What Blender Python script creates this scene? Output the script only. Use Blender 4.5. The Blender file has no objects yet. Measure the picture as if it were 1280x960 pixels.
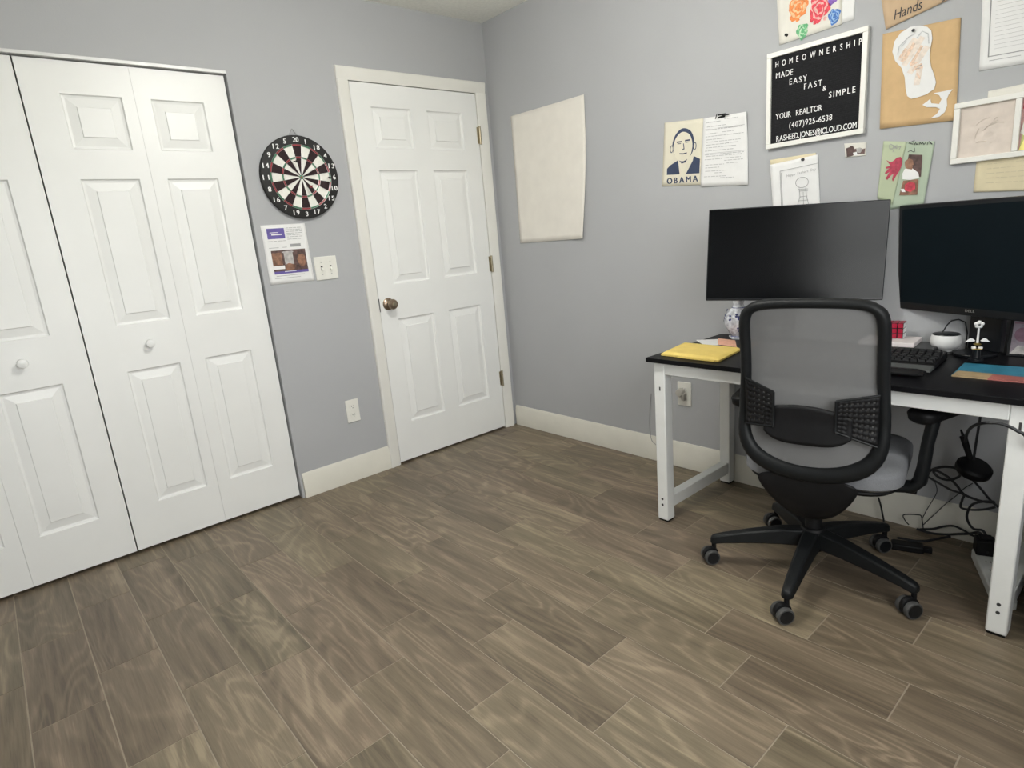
import bpy, bmesh, math, random
from mathutils import Vector, Matrix
random.seed(7)
PI = math.pi
scn = bpy.context.scene
COL = scn.collection

# ------------------------------------------------------------------ camera
CAM = Vector((-2.5216, -2.9669, 1.2279))
YAW, PITCH, ROLL, FPX = 0.7023, -0.2402, -0.0879, 755.0
FW = Vector((math.sin(YAW)*math.cos(PITCH), math.cos(YAW)*math.cos(PITCH), math.sin(PITCH)))
_rt = Vector((math.cos(YAW), -math.sin(YAW), 0)); _up = _rt.cross(FW)
RT = math.cos(ROLL)*_rt + math.sin(ROLL)*_up
UP = -math.sin(ROLL)*_rt + math.cos(ROLL)*_up
cd = bpy.data.cameras.new('camera'); co = bpy.data.objects.new('camera', cd); COL.objects.link(co)
cd.sensor_fit = 'HORIZONTAL'; cd.sensor_width = 36; cd.lens = FPX/1280*36; cd.clip_start = 0.02
m = Matrix.Identity(4)
for i, a in enumerate((RT, UP, -FW)):
    for j in range(3): m[j][i] = a[j]
m.translation = CAM
co.matrix_world = m
scn.camera = co

def on(u, v, ax, val):
    """point seen at photo position (u, v) on the plane coordinate[ax] = val"""
    d = FW*FPX + RT*(u-640) + UP*(480-v)
    return CAM + d*((val-CAM[ax])/d[ax])
def onw(u, v):                # right wall -> (y, z)
    q = on(u, v, 0, 0.0); return (q.y, q.z)
def onl(u, v):                # left wall -> (x, z)
    q = on(u, v, 1, 0.0); return (q.x, q.z)

# ------------------------------------------------------------------ materials
def mat(name, col, rough=.5, metal=0., vary=.06, scale=20., bump=0., bscale=200., spec=.5, coat=0., stretch=None, emit=None, sheen=0.):
    M = bpy.data.materials.new(name); M.use_nodes = True
    nt = M.node_tree; b = nt.nodes['Principled BSDF']; L = nt.links.new
    tc = nt.nodes.new('ShaderNodeTexCoord'); src = tc.outputs['Object']
    if stretch:
        mp = nt.nodes.new('ShaderNodeMapping'); mp.inputs['Scale'].default_value = stretch
        L(src, mp.inputs['Vector']); src = mp.outputs['Vector']
    n = nt.nodes.new('ShaderNodeTexNoise'); n.inputs['Scale'].default_value = scale; n.inputs['Detail'].default_value = 4
    L(src, n.inputs['Vector'])
    r = nt.nodes.new('ShaderNodeValToRGB')
    e = r.color_ramp.elements
    e[0].position = .3; e[1].position = .7
    e[0].color = tuple(max(0, c*(1-vary)) for c in col)+(1,); e[1].color = tuple(min(1, c*(1+vary)) for c in col)+(1,)
    L(n.outputs['Fac'], r.inputs['Fac']); L(r.outputs['Color'], b.inputs['Base Color'])
    b.inputs['Roughness'].default_value = rough; b.inputs['Metallic'].default_value = metal
    b.inputs['Specular IOR Level'].default_value = spec
    b.inputs['Coat Weight'].default_value = coat; b.inputs['Sheen Weight'].default_value = sheen
    if bump:
        n2 = nt.nodes.new('ShaderNodeTexNoise'); n2.inputs['Scale'].default_value = bscale; n2.inputs['Detail'].default_value = 3
        L(src, n2.inputs['Vector'])
        bp = nt.nodes.new('ShaderNodeBump'); bp.inputs['Strength'].default_value = bump; bp.inputs['Distance'].default_value = .002
        L(n2.outputs['Fac'], bp.inputs['Height']); L(bp.outputs['Normal'], b.inputs['Normal'])
    if emit:
        b.inputs['Emission Color'].default_value = tuple(emit[:3])+(1,); b.inputs['Emission Strength'].default_value = emit[3]
    return M

M = {}
M['wall'] = mat('grey_wall_paint', (.415, .422, .438), .75, vary=.015, scale=3, bump=.12, bscale=160)
M['ceil'] = mat('ceiling_texture', (.88, .88, .83), .9, vary=.05, scale=60, bump=.6, bscale=70)
M['door'] = mat('white_door_paint', (.83, .835, .825), .38, vary=.012, scale=6, bump=.03, bscale=300)
M['trim'] = mat('white_trim_paint', (.78, .77, .73), .42, vary=.02, scale=8, bump=.03, bscale=200)
M['base'] = mat('cream_baseboard_paint', (.70, .68, .61), .5, vary=.03, scale=10)
M['dark'] = mat('dark_void', (.02, .02, .02), .9)
M['track'] = mat('grey_metal_track', (.62, .62, .62), .45, .2)
M['bronze'] = mat('aged_bronze_metal', (.30, .23, .17), .32, 1., vary=.15, scale=60)
M['hinge'] = mat('dull_brass_hinge', (.40, .35, .25), .4, .9, vary=.15, scale=80)
M['plate'] = mat('ivory_plastic', (.78, .77, .72), .35, vary=.02)
M['slot'] = mat('dark_slot', (.05, .05, .05), .6)
M['greyplug'] = mat('grey_plug_plastic', (.42, .40, .36), .5)
M['paper'] = mat('white_paper', (.80, .80, .80), .8, vary=.02, scale=30)
M['paper2'] = mat('offwhite_paper', (.74, .72, .66), .8, vary=.03, scale=30)
M['cream'] = mat('cream_posterboard', (.79, .755, .695), .8, vary=.03, scale=12)
M['kraft'] = mat('tan_kraft_paper', (.60, .41, .215), .85, vary=.06, scale=25, bump=.1)
M['kraft2'] = mat('brown_kraft_paper', (.55, .40, .26), .85, vary=.06, scale=25)
M['note'] = mat('beige_note_paper', (.70, .62, .43), .85, vary=.04, scale=25)
M['ink'] = mat('dark_ink', (.04, .04, .045), .7)
M['greyink'] = mat('grey_ink', (.33, .33, .34), .8)
M['paleink'] = mat('pale_grey_ink', (.44, .44, .45), .8)
M['navy'] = mat('navy_print', (.035, .05, .10), .75, vary=.1)
M['postercream'] = mat('cream_poster_paper', (.72, .68, .56), .8, vary=.04, scale=15)
M['felt'] = mat('black_felt', (.018, .018, .02), .95, vary=.15, scale=150, bump=.3, bscale=300, spec=.2)
M['wframe'] = mat('white_frame_paint', (.82, .81, .77), .45, vary=.02)
M['wletter'] = mat('white_letter_plastic', (.85, .85, .85), .4)
M['orange'] = mat('orange_paint', (.82, .25, .07), .7, vary=.25, scale=140)
M['orangelt'] = mat('pale_orange_paint', (.86, .50, .27), .7, vary=.2, scale=140)
M['redp'] = mat('red_paint', (.70, .06, .09), .7, vary=.3, scale=140)
M['pinkp'] = mat('pink_paint', (.82, .45, .42), .7, vary=.2, scale=140)
M['bluep'] = mat('blue_paint', (.05, .16, .48), .7, vary=.3, scale=140)
M['bluelt'] = mat('pale_blue_paint', (.30, .48, .72), .7, vary=.2, scale=140)
M['greenp'] = mat('green_paint', (.12, .42, .19), .7, vary=.3, scale=140)
M['greenlt'] = mat('pale_green_paint', (.50, .70, .50), .7, vary=.2, scale=140)
M['purple'] = mat('purple_paint', (.25, .12, .50), .7, vary=.3, scale=140)
M['chalk'] = mat('orange_crayon', (.74, .56, .44), .85, vary=.25, scale=120)
M['greychalk'] = mat('grey_crayon', (.55, .56, .57), .85, vary=.2, scale=120)
M['clay'] = mat('pink_white_clay', (.68, .60, .54), .85, vary=.06, scale=30, bump=.8, bscale=45)
M['green1'] = mat('pale_green_card', (.46, .52, .36), .8, vary=.04, scale=20)
M['green2'] = mat('sage_green_card', (.42, .50, .39), .8, vary=.04, scale=20)
M['handred'] = mat('crimson_handprint', (.42, .05, .09), .75, vary=.35, scale=90)
M['photodark'] = mat('dark_photo_print', (.10, .06, .055), .35, vary=.5, scale=60)
M['photobrown'] = mat('brown_photo_print', (.25, .13, .085), .35, vary=.5, scale=50)
M['photored'] = mat('red_photo_print', (.55, .06, .09), .35, vary=.4, scale=60)
M['photopink'] = mat('pink_photo_print', (.55, .33, .31), .35, vary=.3, scale=40)
M['photogreen'] = mat('yellow_green_photo_print', (.53, .53, .20), .35, vary=.2, scale=40)
M['photogrey'] = mat('grey_photo_print', (.45, .43, .42), .35, vary=.3, scale=50)
M['violet'] = mat('violet_print', (.12, .09, .32), .6, vary=.15)
M['yellowp'] = mat('yellow_paper', (.90, .82, .28), .75)
M['black'] = mat('black_plastic', (.006, .006, .007), .52, vary=.2, scale=40, bump=.05, bscale=400, spec=.24)
M['blackgl'] = mat('glossy_black_plastic', (.006, .007, .009), .3, vary=.1, spec=.35)
M['frameblk'] = mat('black_chair_frame_plastic', (.007, .008, .009), .48, vary=.15, scale=30, spec=.25)
M['screen'] = mat('dark_matte_screen', (.001, .0013, .002), .20, vary=.05, spec=.18)
M['screen2'] = mat('dark_blue_matte_screen', (.004, .008, .011), .5, vary=.05, spec=.08)
M['chrome'] = mat('chrome_metal', (.55, .55, .56), .18, 1.)
M['tyre'] = mat('grey_caster_tread', (.06, .06, .06), .6)
M['seatf'] = mat('grey_seat_fabric', (.20, .205, .22), .95, vary=.12, scale=400, bump=.4, bscale=500)
M['deskwhite'] = mat('white_painted_steel', (.80, .81, .80), .35, vary=.02, scale=20, bump=.05, bscale=300)
M['desktop'] = mat('black_desk_laminate', (.005, .005, .0065), .42, vary=.4, scale=6, stretch=(30, 2, 1), spec=.16)
M['yellowf'] = mat('yellow_padded_folder', (.76, .57, .155), .6, vary=.05, scale=30, bump=.15, bscale=80)
M['pinkpaper'] = mat('salmon_paper', (.78, .42, .30), .75, vary=.12, scale=40)
M['brownedge'] = mat('brown_card', (.34, .20, .12), .7)
M['vase'] = mat('blue_white_glaze', (.62, .64, .72), .18, vary=.45, scale=55, coat=.5)
M['vaseblue'] = mat('cobalt_glaze', (.07, .08, .24), .2, vary=.4, scale=80, coat=.5)
M['cubered'] = mat('red_sticker', (.36, .012, .04), .35)
M['cubewhite'] = mat('white_sticker', (.75, .75, .75), .35)
M['cubeblue'] = mat('blue_sticker', (.03, .10, .45), .35)
M['whitepl'] = mat('white_plastic', (.80, .80, .80), .35, vary=.02)
M['notebook'] = mat('pinkish_white_cover', (.76, .70, .70), .6)
M['keys'] = mat('black_keycaps', (.012, .0125, .014), .55, spec=.25, vary=.15, scale=30)
M['lip'] = mat('grey_keyboard_lip', (.075, .08, .08), .5)
M['gold'] = mat('gold_metal', (.60, .45, .14), .3, 1.)
M['teal'] = mat('teal_cover', (.03, .19, .29), .5, vary=.25, scale=14)
M['tan'] = mat('tan_cover_band', (.37, .27, .15), .5, vary=.2, scale=18)
M['coral'] = mat('coral_cover_band', (.34, .11, .095), .5, vary=.2, scale=18)
M['navybag'] = mat('navy_fabric', (.012, .022, .055), .8, vary=.3, scale=30, bump=.4, bscale=60)
M['cable'] = mat('black_cable_rubber', (.012, .013, .016), .5)
M['greycable'] = mat('grey_cable', (.25, .25, .25), .5)
M['strip'] = mat('white_power_strip_plastic', (.72, .72, .70), .4)
M['maroon'] = mat('maroon_black_segment', (.020, .008, .010), .85, vary=.3, scale=90)
M['boardblk'] = mat('black_number_ring', (.014, .014, .014), .7, vary=.2, scale=90)
M['segwhite'] = mat('white_segment', (.80, .79, .74), .85, vary=.04, scale=90)
M['segred'] = mat('red_ring', (.30, .045, .055), .8, vary=.3, scale=90)
M['seggreen'] = mat('green_ring', (.07, .20, .12), .8, vary=.3, scale=90)
M['wire'] = mat('steel_wire', (.45, .45, .45), .35, 1.)
M['glassbit'] = mat('window_frame_vinyl', (.80, .80, .80), .4)

def mesh_fabric():
    Mx = mat('grey_mesh_fabric', (.185, .185, .187), .95, vary=.015, scale=20, spec=.2)
    nt = Mx.node_tree; L = nt.links.new; b = nt.nodes['Principled BSDF']
    tc = nt.nodes.new('ShaderNodeTexCoord')
    w1 = nt.nodes.new('ShaderNodeTexWave'); w1.bands_direction = 'Y'; w1.inputs['Scale'].default_value = 130
    w2 = nt.nodes.new('ShaderNodeTexWave'); w2.bands_direction = 'Z'; w2.inputs['Scale'].default_value = 130
    L(tc.outputs['Object'], w1.inputs['Vector']); L(tc.outputs['Object'], w2.inputs['Vector'])
    mx = nt.nodes.new('ShaderNodeMath'); mx.operation = 'MAXIMUM'
    L(w1.outputs['Fac'], mx.inputs[0]); L(w2.outputs['Fac'], mx.inputs[1])
    bp = nt.nodes.new('ShaderNodeBump'); bp.inputs['Strength'].default_value = .25; bp.inputs['Distance'].default_value = .001
    L(mx.outputs[0], bp.inputs['Height']); L(bp.outputs['Normal'], b.inputs['Normal'])
    tr = nt.nodes.new('ShaderNodeBsdfTransparent'); ms = nt.nodes.new('ShaderNodeMixShader')
    ms.inputs['Fac'].default_value = .90
    out = nt.nodes['Material Output']
    L(tr.outputs[0], ms.inputs[1]); L(b.outputs[0], ms.inputs[2]); L(ms.outputs[0], out.inputs['Surface'])
    return Mx
M['mesh'] = mesh_fabric()

def pane_glass():
    Mx = bpy.data.materials.new('clear_window_glass'); Mx.use_nodes = True
    nt = Mx.node_tree; nt.nodes.remove(nt.nodes['Principled BSDF'])
    tr = nt.nodes.new('ShaderNodeBsdfTransparent'); gl = nt.nodes.new('ShaderNodeBsdfGlossy'); gl.inputs['Roughness'].default_value = .02
    ms = nt.nodes.new('ShaderNodeMixShader'); ms.inputs[0].default_value = .06
    L = nt.links.new
    L(tr.outputs[0], ms.inputs[1]); L(gl.outputs[0], ms.inputs[2])
    L(ms.outputs[0], nt.nodes['Material Output'].inputs['Surface'])
    return Mx
M['pane'] = pane_glass()

def wood_floor():
    Mx = bpy.data.materials.new('wood_look_tile'); Mx.use_nodes = True
    nt = Mx.node_tree; b = nt.nodes['Principled BSDF']; L = nt.links.new; N = nt.nodes.new
    tc = N('ShaderNodeTexCoord'); at = N('ShaderNodeAttribute'); at.attribute_name = 'plank'
    sc = N('ShaderNodeVectorMath'); sc.operation = 'SCALE'; sc.inputs['Scale'].default_value = 17
    L(at.outputs['Vector'], sc.inputs[0])
    ad = N('ShaderNodeVectorMath'); ad.operation = 'ADD'
    L(tc.outputs['Object'], ad.inputs[0]); L(sc.outputs['Vector'], ad.inputs[1])
    def noise(s, scale, detail, dist=0, rough=.5):
        mp = N('ShaderNodeMapping'); mp.inputs['Scale'].default_value = s
        n = N('ShaderNodeTexNoise'); n.inputs['Scale'].default_value = scale; n.inputs['Detail'].default_value = detail
        n.inputs['Distortion'].default_value = dist; n.inputs['Roughness'].default_value = rough
        L(ad.outputs['Vector'], mp.inputs['Vector']); L(mp.outputs['Vector'], n.inputs['Vector']); return n.outputs['Fac']
    broad = noise((12, .8, 1), 1.0, 3, .6)
    fine = noise((95, 4.0, 1), 1.0, 5, .8, .7)
    hair = noise((210, 9.0, 1), 1.0, 3, .4, .6)
    patch = noise((3.0, 1.6, 1), 1.0, 3, .4)
    # cathedral figure: thin contour lines of a stretched low-frequency noise
    low = noise((5.0, .95, 1), 1.0, 2.5, .5)
    def math_(op, a, bval=None, bsock=None):
        x = N('ShaderNodeMath'); x.operation = op; L(a, x.inputs[0])
        if bsock is not None: L(bsock, x.inputs[1])
        elif bval is not None: x.inputs[1].default_value = bval
        return x.outputs[0]
    si = math_('SINE', math_('MULTIPLY', low, 92))
    ln = math_('POWER', math_('MULTIPLY', math_('ADD', si, 1.0), .5), 2.2)       # 0..1, narrow bright lines
    ln = math_('MULTIPLY', math_('SUBTRACT', ln, .38), None, math_('MULTIPLY', patch, .19))
    def mix(a, bb, f):
        x = N('ShaderNodeMix'); x.data_type = 'FLOAT'; x.inputs[0].default_value = f
        L(a, x.inputs[2]); L(bb, x.inputs[3]); return x.outputs[0]
    v = math_('ADD', mix(mix(broad, fine, .38), hair, .22), None, ln)
    r = N('ShaderNodeValToRGB'); e = r.color_ramp.elements
    e[0].position = .34; e[0].color = (.092, .069, .046, 1)
    e[1].position = .66; e[1].color = (.290, .228, .158, 1)
    q = e.new(.44); q.color = (.142, .109, .074, 1)
    q = e.new(.53); q.color = (.183, .142, .098, 1)
    L(v, r.inputs['Fac'])
    sp = N('ShaderNodeSeparateXYZ'); L(at.outputs['Vector'], sp.inputs[0])
    hs = N('ShaderNodeHueSaturation')
    mr = N('ShaderNodeMapRange'); mr.inputs['To Min'].default_value = .90; mr.inputs['To Max'].default_value = 1.08
    L(sp.outputs['X'], mr.inputs['Value']); L(mr.outputs[0], hs.inputs['Value'])
    mr2 = N('ShaderNodeMapRange'); mr2.inputs['To Min'].default_value = .496; mr2.inputs['To Max'].default_value = .512
    L(sp.outputs['Y'], mr2.inputs['Value']); L(mr2.outputs[0], hs.inputs['Hue'])
    L(r.outputs['Color'], hs.inputs['Color']); L(hs.outputs['Color'], b.inputs['Base Color'])
    rr = N('ShaderNodeMapRange'); rr.inputs['To Min'].default_value = .36; rr.inputs['To Max'].default_value = .52
    L(fine, rr.inputs['Value']); L(rr.outputs[0], b.inputs['Roughness'])
    bp = N('ShaderNodeBump'); bp.inputs['Strength'].default_value = .15; bp.inputs['Distance'].default_value = .001
    L(fine, bp.inputs['Height']); L(bp.outputs['Normal'], b.inputs['Normal'])
    b.inputs['Specular IOR Level'].default_value = .5
    return Mx
M['wood'] = wood_floor()
M['grout'] = mat('light_grout', (.31, .265, .205), .85, vary=.1, scale=40)

# ------------------------------------------------------------------ mesh builder
class MB:
    def __init__(s): s.v = []; s.f = []; s.m = []
    def add(s, vs, fs, m=0):
        k = len(s.v); s.v += [Vector(x) for x in vs]
        for f in fs: s.f.append([k+i for i in f]); s.m.append(m)
        return s
    def box(s, x0, x1, y0, y1, z0, z1, m=0):
        vs = [(x, y, z) for x in (x0, x1) for y in (y0, y1) for z in (z0, z1)]
        return s.add(vs, [(0,1,3,2),(4,6,7,5),(0,4,5,1),(2,3,7,6),(0,2,6,4),(1,5,7,3)], m)
    def obox(s, c, ax, h, m=0, taper=1.):
        c = Vector(c); vs = []
        for i in (-1, 1):
            for j in (-1, 1):
                for k in (-1, 1):
                    t = taper if i > 0 else 1.
                    vs.append(c+Vector(ax[0])*h[0]*i+Vector(ax[1])*h[1]*j*t+Vector(ax[2])*h[2]*k*t)
        return s.add(vs, [(0,1,3,2),(4,6,7,5),(0,4,5,1),(2,3,7,6),(0,2,6,4),(1,5,7,3)], m)
    def hexa(s, a, b, m=0):
        """solid between two quads a and b (4 points each)"""
        return s.add(list(a)+list(b), [(0,1,2,3),(7,6,5,4),(0,4,5,1),(1,5,6,2),(2,6,7,3),(3,7,4,0)], m)
    def lathe(s, prof, o, axis=(0,0,1), n=28, m=0, a0=0., a1=2*PI):
        o = Vector(o); ax = Vector(axis).normalized()
        t = Vector((1,0,0)) if abs(ax.x) < .9 else Vector((0,1,0))
        e1 = (t-ax*t.dot(ax)).normalized(); e2 = ax.cross(e1)
        vs = []; fs = []
        for r, h in prof:
            for i in range(n):
                a = 2*PI*i/n
                vs.append(o+ax*h+(e1*math.cos(a)+e2*math.sin(a))*max(r, 1e-5))
        for k in range(len(prof)-1):
            for i in range(n):
                j = (i+1) % n
                fs.append((k*n+i, k*n+j, (k+1)*n+j, (k+1)*n+i))
        if prof[0][0] > 1e-4: fs.append(tuple(range(n-1, -1, -1)))
        if prof[-1][0] > 1e-4: fs.append(tuple((len(prof)-1)*n+i for i in range(n)))
        return s.add(vs, fs, m)
    def cyl(s, p0, p1, r0, r1=None, n=20, m=0):
        p0 = Vector(p0); d = Vector(p1)-p0
        return s.lathe([(r0, 0), (r0 if r1 is None else r1, d.length)], p0, d, n, m)
    def tube(s, path, r, n=8, closed=False, m=0, flat=None):
        P = [Vector(p) for p in path]; K = len(P); vs = []; fs = []; ref = None
        for i in range(K):
            a = P[(i-1) % K] if (closed or i > 0) else P[i]; b = P[(i+1) % K] if (closed or i < K-1) else P[i]
            t = (b-a).normalized()
            if flat is not None:
                e2 = Vector(flat); e2 = (e2-t*e2.dot(t)).normalized()
                e1 = e2.cross(t)
            else:
                if ref is None: ref = Vector((0,0,1)) if abs(t.z) < .9 else Vector((1,0,0))
                e1 = (ref-t*ref.dot(t))
                if e1.length < 1e-4: e1 = t.orthogonal()
                e1.normalize(); ref = e1; e2 = t.cross(e1)
            ri = r[i] if isinstance(r, (list,)) else r
            ra, rb = ri if isinstance(ri, tuple) else (ri, ri)
            for j in range(n):
                q = 2*PI*j/n
                vs.append(P[i]+e1*math.cos(q)*ra+e2*math.sin(q)*rb)
        for i in range(K if closed else K-1):
            i2 = (i+1) % K
            for j in range(n):
                j2 = (j+1) % n
                fs.append((i*n+j, i*n+j2, i2*n+j2, i2*n+j))
        if not closed:
            fs.append(tuple(range(n-1, -1, -1))); fs.append(tuple((K-1)*n+j for j in range(n)))
        return s.add(vs, fs, m)
    def poly(s, pts, m=0): return s.add(pts, [tuple(range(len(pts)))], m)
    def prism(s, pts, d, m=0):
        n = len(pts); d = Vector(d); P = [Vector(p) for p in pts]
        fs = [tuple(range(n)), tuple(range(2*n-1, n-1, -1))]
        fs += [(i, (i+1) % n, n+(i+1) % n, n+i) for i in range(n)]
        return s.add(P+[p+d for p in P], fs, m)
    def grid(s, fn, nu, nv, m=0):
        vs = [fn(i/nu, j/nv) for j in range(nv+1) for i in range(nu+1)]
        w = nu+1
        return s.add(vs, [(j*w+i, j*w+i+1, (j+1)*w+i+1, (j+1)*w+i) for j in range(nv) for i in range(nu)], m)
    def mesh(s, me, mtx, m=0):
        return s.add([mtx @ v.co for v in me.vertices], [tuple(p.vertices) for p in me.polygons], m)
    def build(s, name, mats, parent=None, bevel=0, seg=2, sub=0, solid=0, angle=40, origin=None, local=False, flip=True, merge=False):
        if not isinstance(mats, (list, tuple)): mats = [mats]
        if origin is None:
            if parent is not None: origin = Vector((0,0,0))
            else:
                lo = [min(v[i] for v in s.v) for i in range(3)]; hi = [max(v[i] for v in s.v) for i in range(3)]
                origin = Vector(((lo[0]+hi[0])/2, (lo[1]+hi[1])/2, lo[2]))
        origin = Vector(origin)
        me = bpy.data.meshes.new(name)
        me.from_pydata([v-origin for v in s.v], [], s.f)
        for k in mats: me.materials.append(M[k] if isinstance(k, str) else k)
        me.polygons.foreach_set('material_index', s.m)
        bm = bmesh.new(); bm.from_mesh(me)
        if merge: bmesh.ops.remove_doubles(bm, verts=bm.verts, dist=1e-5)
        if flip: bmesh.ops.recalc_face_normals(bm, faces=bm.faces)
        for f in bm.faces: f.smooth = True
        bm.to_mesh(me); bm.free()
        me.set_sharp_from_angle(angle=math.radians(angle))
        o = bpy.data.objects.new(name, me); COL.objects.link(o)
        o.location = origin
        if parent is not None:
            o.parent = parent
            if not local:
                o.location = (0,0,0)
                inv = Matrix.Translation(-Vector(parent['_w']))
                o.matrix_parent_inverse = inv
        o['_w'] = tuple(origin) if parent is None else ((0,0,0) if local else (0,0,0))
        if bevel:
            b = o.modifiers.new('b', 'BEVEL'); b.width = bevel; b.segments = seg; b.limit_method = 'ANGLE'; b.angle_limit = math.radians(35)
        if sub:
            q = o.modifiers.new('s', 'SUBSURF'); q.levels = sub; q.render_levels = sub
        if solid:
            q = o.modifiers.new('t', 'SOLIDIFY'); q.thickness = solid; q.offset = 0
        return o

def thing(name, label, cat, loc=(0,0,0), rz=0, group=None, kind=None):
    o = bpy.data.objects.new(name, None); COL.objects.link(o)
    o.empty_display_size = .05
    o.location = loc; o.rotation_euler = (0, 0, rz); o['_w'] = tuple(loc)
    o['label'] = label; o['category'] = cat
    if group: o['group'] = group
    if kind: o['kind'] = kind
    return o
def tag(o, label, cat, group=None, kind=None):
    o['label'] = label; o['category'] = cat
    if group: o['group'] = group
    if kind: o['kind'] = kind
    return o

_glyph = {}
def glyph(ch):
    if ch not in _glyph:
        cu = bpy.data.curves.new('g', 'FONT'); cu.body = ch; cu.size = 1.0; cu.resolution_u = 3
        ob = bpy.data.objects.new('g', cu); COL.objects.link(ob)
        dg = bpy.context.evaluated_depsgraph_get()
        me = bpy.data.meshes.new_from_object(ob.evaluated_get(dg))
        bpy.data.objects.remove(ob); bpy.data.curves.remove(cu)
        xs = [v.co.x for v in me.vertices] or [0, 0]
        _glyph[ch] = (me, min(xs), max(xs))
    return _glyph[ch]
CAPH = .69
def put_text(mb, body, p0, xdir, ydir, height, width=None, xs=1.0, gap=.12, m=0, weight=0., slant=0.):
    """letters laid one by one along xdir from p0; height = cap height"""
    xd = Vector(xdir).normalized(); yd = Vector(ydir).normalized(); s = height/CAPH
    ws = [(.33 if c == ' ' else glyph(c)[2]-glyph(c)[1]) for c in body]
    tot = sum(ws)*s*xs
    if width is None: g = gap*s
    else:
        g = (width-tot)/max(1, len(body)-1)
        if g < .05*s:
            xs *= (width-.06*s*(len(body)-1))/tot; g = .06*s
    x = 0; zd = xd.cross(yd)
    for c, w in zip(body, ws):
        if c != ' ':
            me, a, b = glyph(c)
            for k in ([0] if not weight else [-1, 0, 1]):
                ox = k*weight
                mt = Matrix.Identity(4)
                for j in range(3):
                    mt[j][0] = xd[j]*s*xs; mt[j][1] = yd[j]*s+xd[j]*s*slant; mt[j][2] = zd[j]
                mt.translation = Vector(p0)+xd*(x-a*s*xs+ox)+zd*(k*.00003)
                mb.mesh(me, mt, m)
        x += w*s*xs+g
WX, WY = Vector((0,-1,0)), Vector((0,0,1))      # reading directions on the right wall
LX, LY = Vector((1,0,0)), Vector((0,0,1))       # ... and on the left wall

# ------------------------------------------------------------------ the room
H = 2.4305; RX = -3.2; RY = -3.5; T = .11
DX0, DX1, DTOP = -.9065, -.1053, 2.044
CX0, CX1, CTOP = -2.988, -1.494, 2.036
def struct(o, label, cat): return tag(o, label, cat, kind='structure')

b = MB()
b.box(RX-T, CX0, 0, T, 0, H); b.box(CX0, CX1, 0, T, CTOP, H); b.box(CX1, DX0-.012, 0, T, 0, H)
b.box(DX0-.012, DX1+.012, 0, T, DTOP+.012, H); b.box(DX1+.012, 0, 0, T, 0, H)
struct(b.build('wall_left', 'wall'), 'grey painted wall with the closet and the white panel door', 'wall')
b = MB().box(0, T, RY-T, T, 0, H)
struct(b.build('wall_right', 'wall'), 'grey painted wall behind the desk with pinned papers', 'wall')
WX0, WX1, WZ0, WZ1 = -2.80, -1.15, .80, 2.12
b = MB(); b.box(RX-T, WX0, RY-T, RY, 0, H); b.box(WX1, 0, RY-T, RY, 0, H); b.box(WX0, WX1, RY-T, RY, 0, WZ0); b.box(WX0, WX1, RY-T, RY, WZ1, H)
struct(b.build('wall_rear', 'wall'), 'grey painted wall with the window behind the camera', 'wall')
b = MB().box(RX-T, RX, RY-T, T, 0, H)
struct(b.build('wall_far', 'wall'), 'plain grey painted wall facing the desk', 'wall')
b = MB().box(RX-T, T, RY-T, T, H, H+.05)
struct(b.build('ceiling', 'ceil'), 'white textured ceiling corner', 'ceiling')
# closet interior behind the folding doors, hallway side behind the door
b = MB(); b.box(CX0-.05, CX1+.05, .60, .64, 0, H); b.box(CX0-.05, CX0, T, .60, 0, H); b.box(CX1, CX1+.05, T, .60, 0, H); b.box(CX0-.05, CX1+.05, T, .64, H-.02, H)
struct(b.build('wall_closet', 'wall'), 'closet interior wall behind the folding doors', 'wall')
b = MB().box(DX0-.1, 0.1, T+.02, T+.04, 0, H)
struct(b.build('wall_hall', 'dark'), 'dark hallway side behind the panel door', 'wall')

# floor: wood-look planks with grout lines, one mesh
seams = [.10, -.07, -.24, -.41, -.577, -.748, -.919, -1.088, -1.261, -1.437, -1.609, -1.788, -1.968, -2.155, -2.331, -2.503, -2.682, -2.857, -3.032, -3.25]
offs = [0, -.62, -.92, -.675, -1.043, -.82, -1.085, -.736, -.922, -1.088, -.80, -.477, -.705, -.603, -.31, -.462, -.188, -.35, -.1]
LEN = .4975; G = .0018
b = MB(); rnd = []
b.box(RX-T, T, RY-T, .64, -.05, -.0012, 1); rnd += [(.5, .5, .5)]*6
for i in range(len(seams)-1):
    x1, x0 = seams[i]-G, seams[i+1]+G
    y = offs[i]+LEN*4
    while y > RY-.05:
        ya, yb = y-LEN+G, y-G
        y -= LEN
        if ya > .6: continue
        yb = min(yb, .64); ya = max(ya, RY-T)
        if yb-ya < .01: continue
        c = (random.random(), random.random(), random.random())
        b.box(x0, x1, ya, yb, -.004, 0, 0); rnd += [c]*6
fl = b.build('floor', ['wood', 'grout'], origin=(0, 0, 0), flip=False)
ca = fl.data.attributes.new('plank', 'FLOAT_VECTOR', 'FACE')
for k, c in enumerate(rnd): ca.data[k].vector = c
struct(fl, 'brown wood-look plank tile floor', 'floor')

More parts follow.
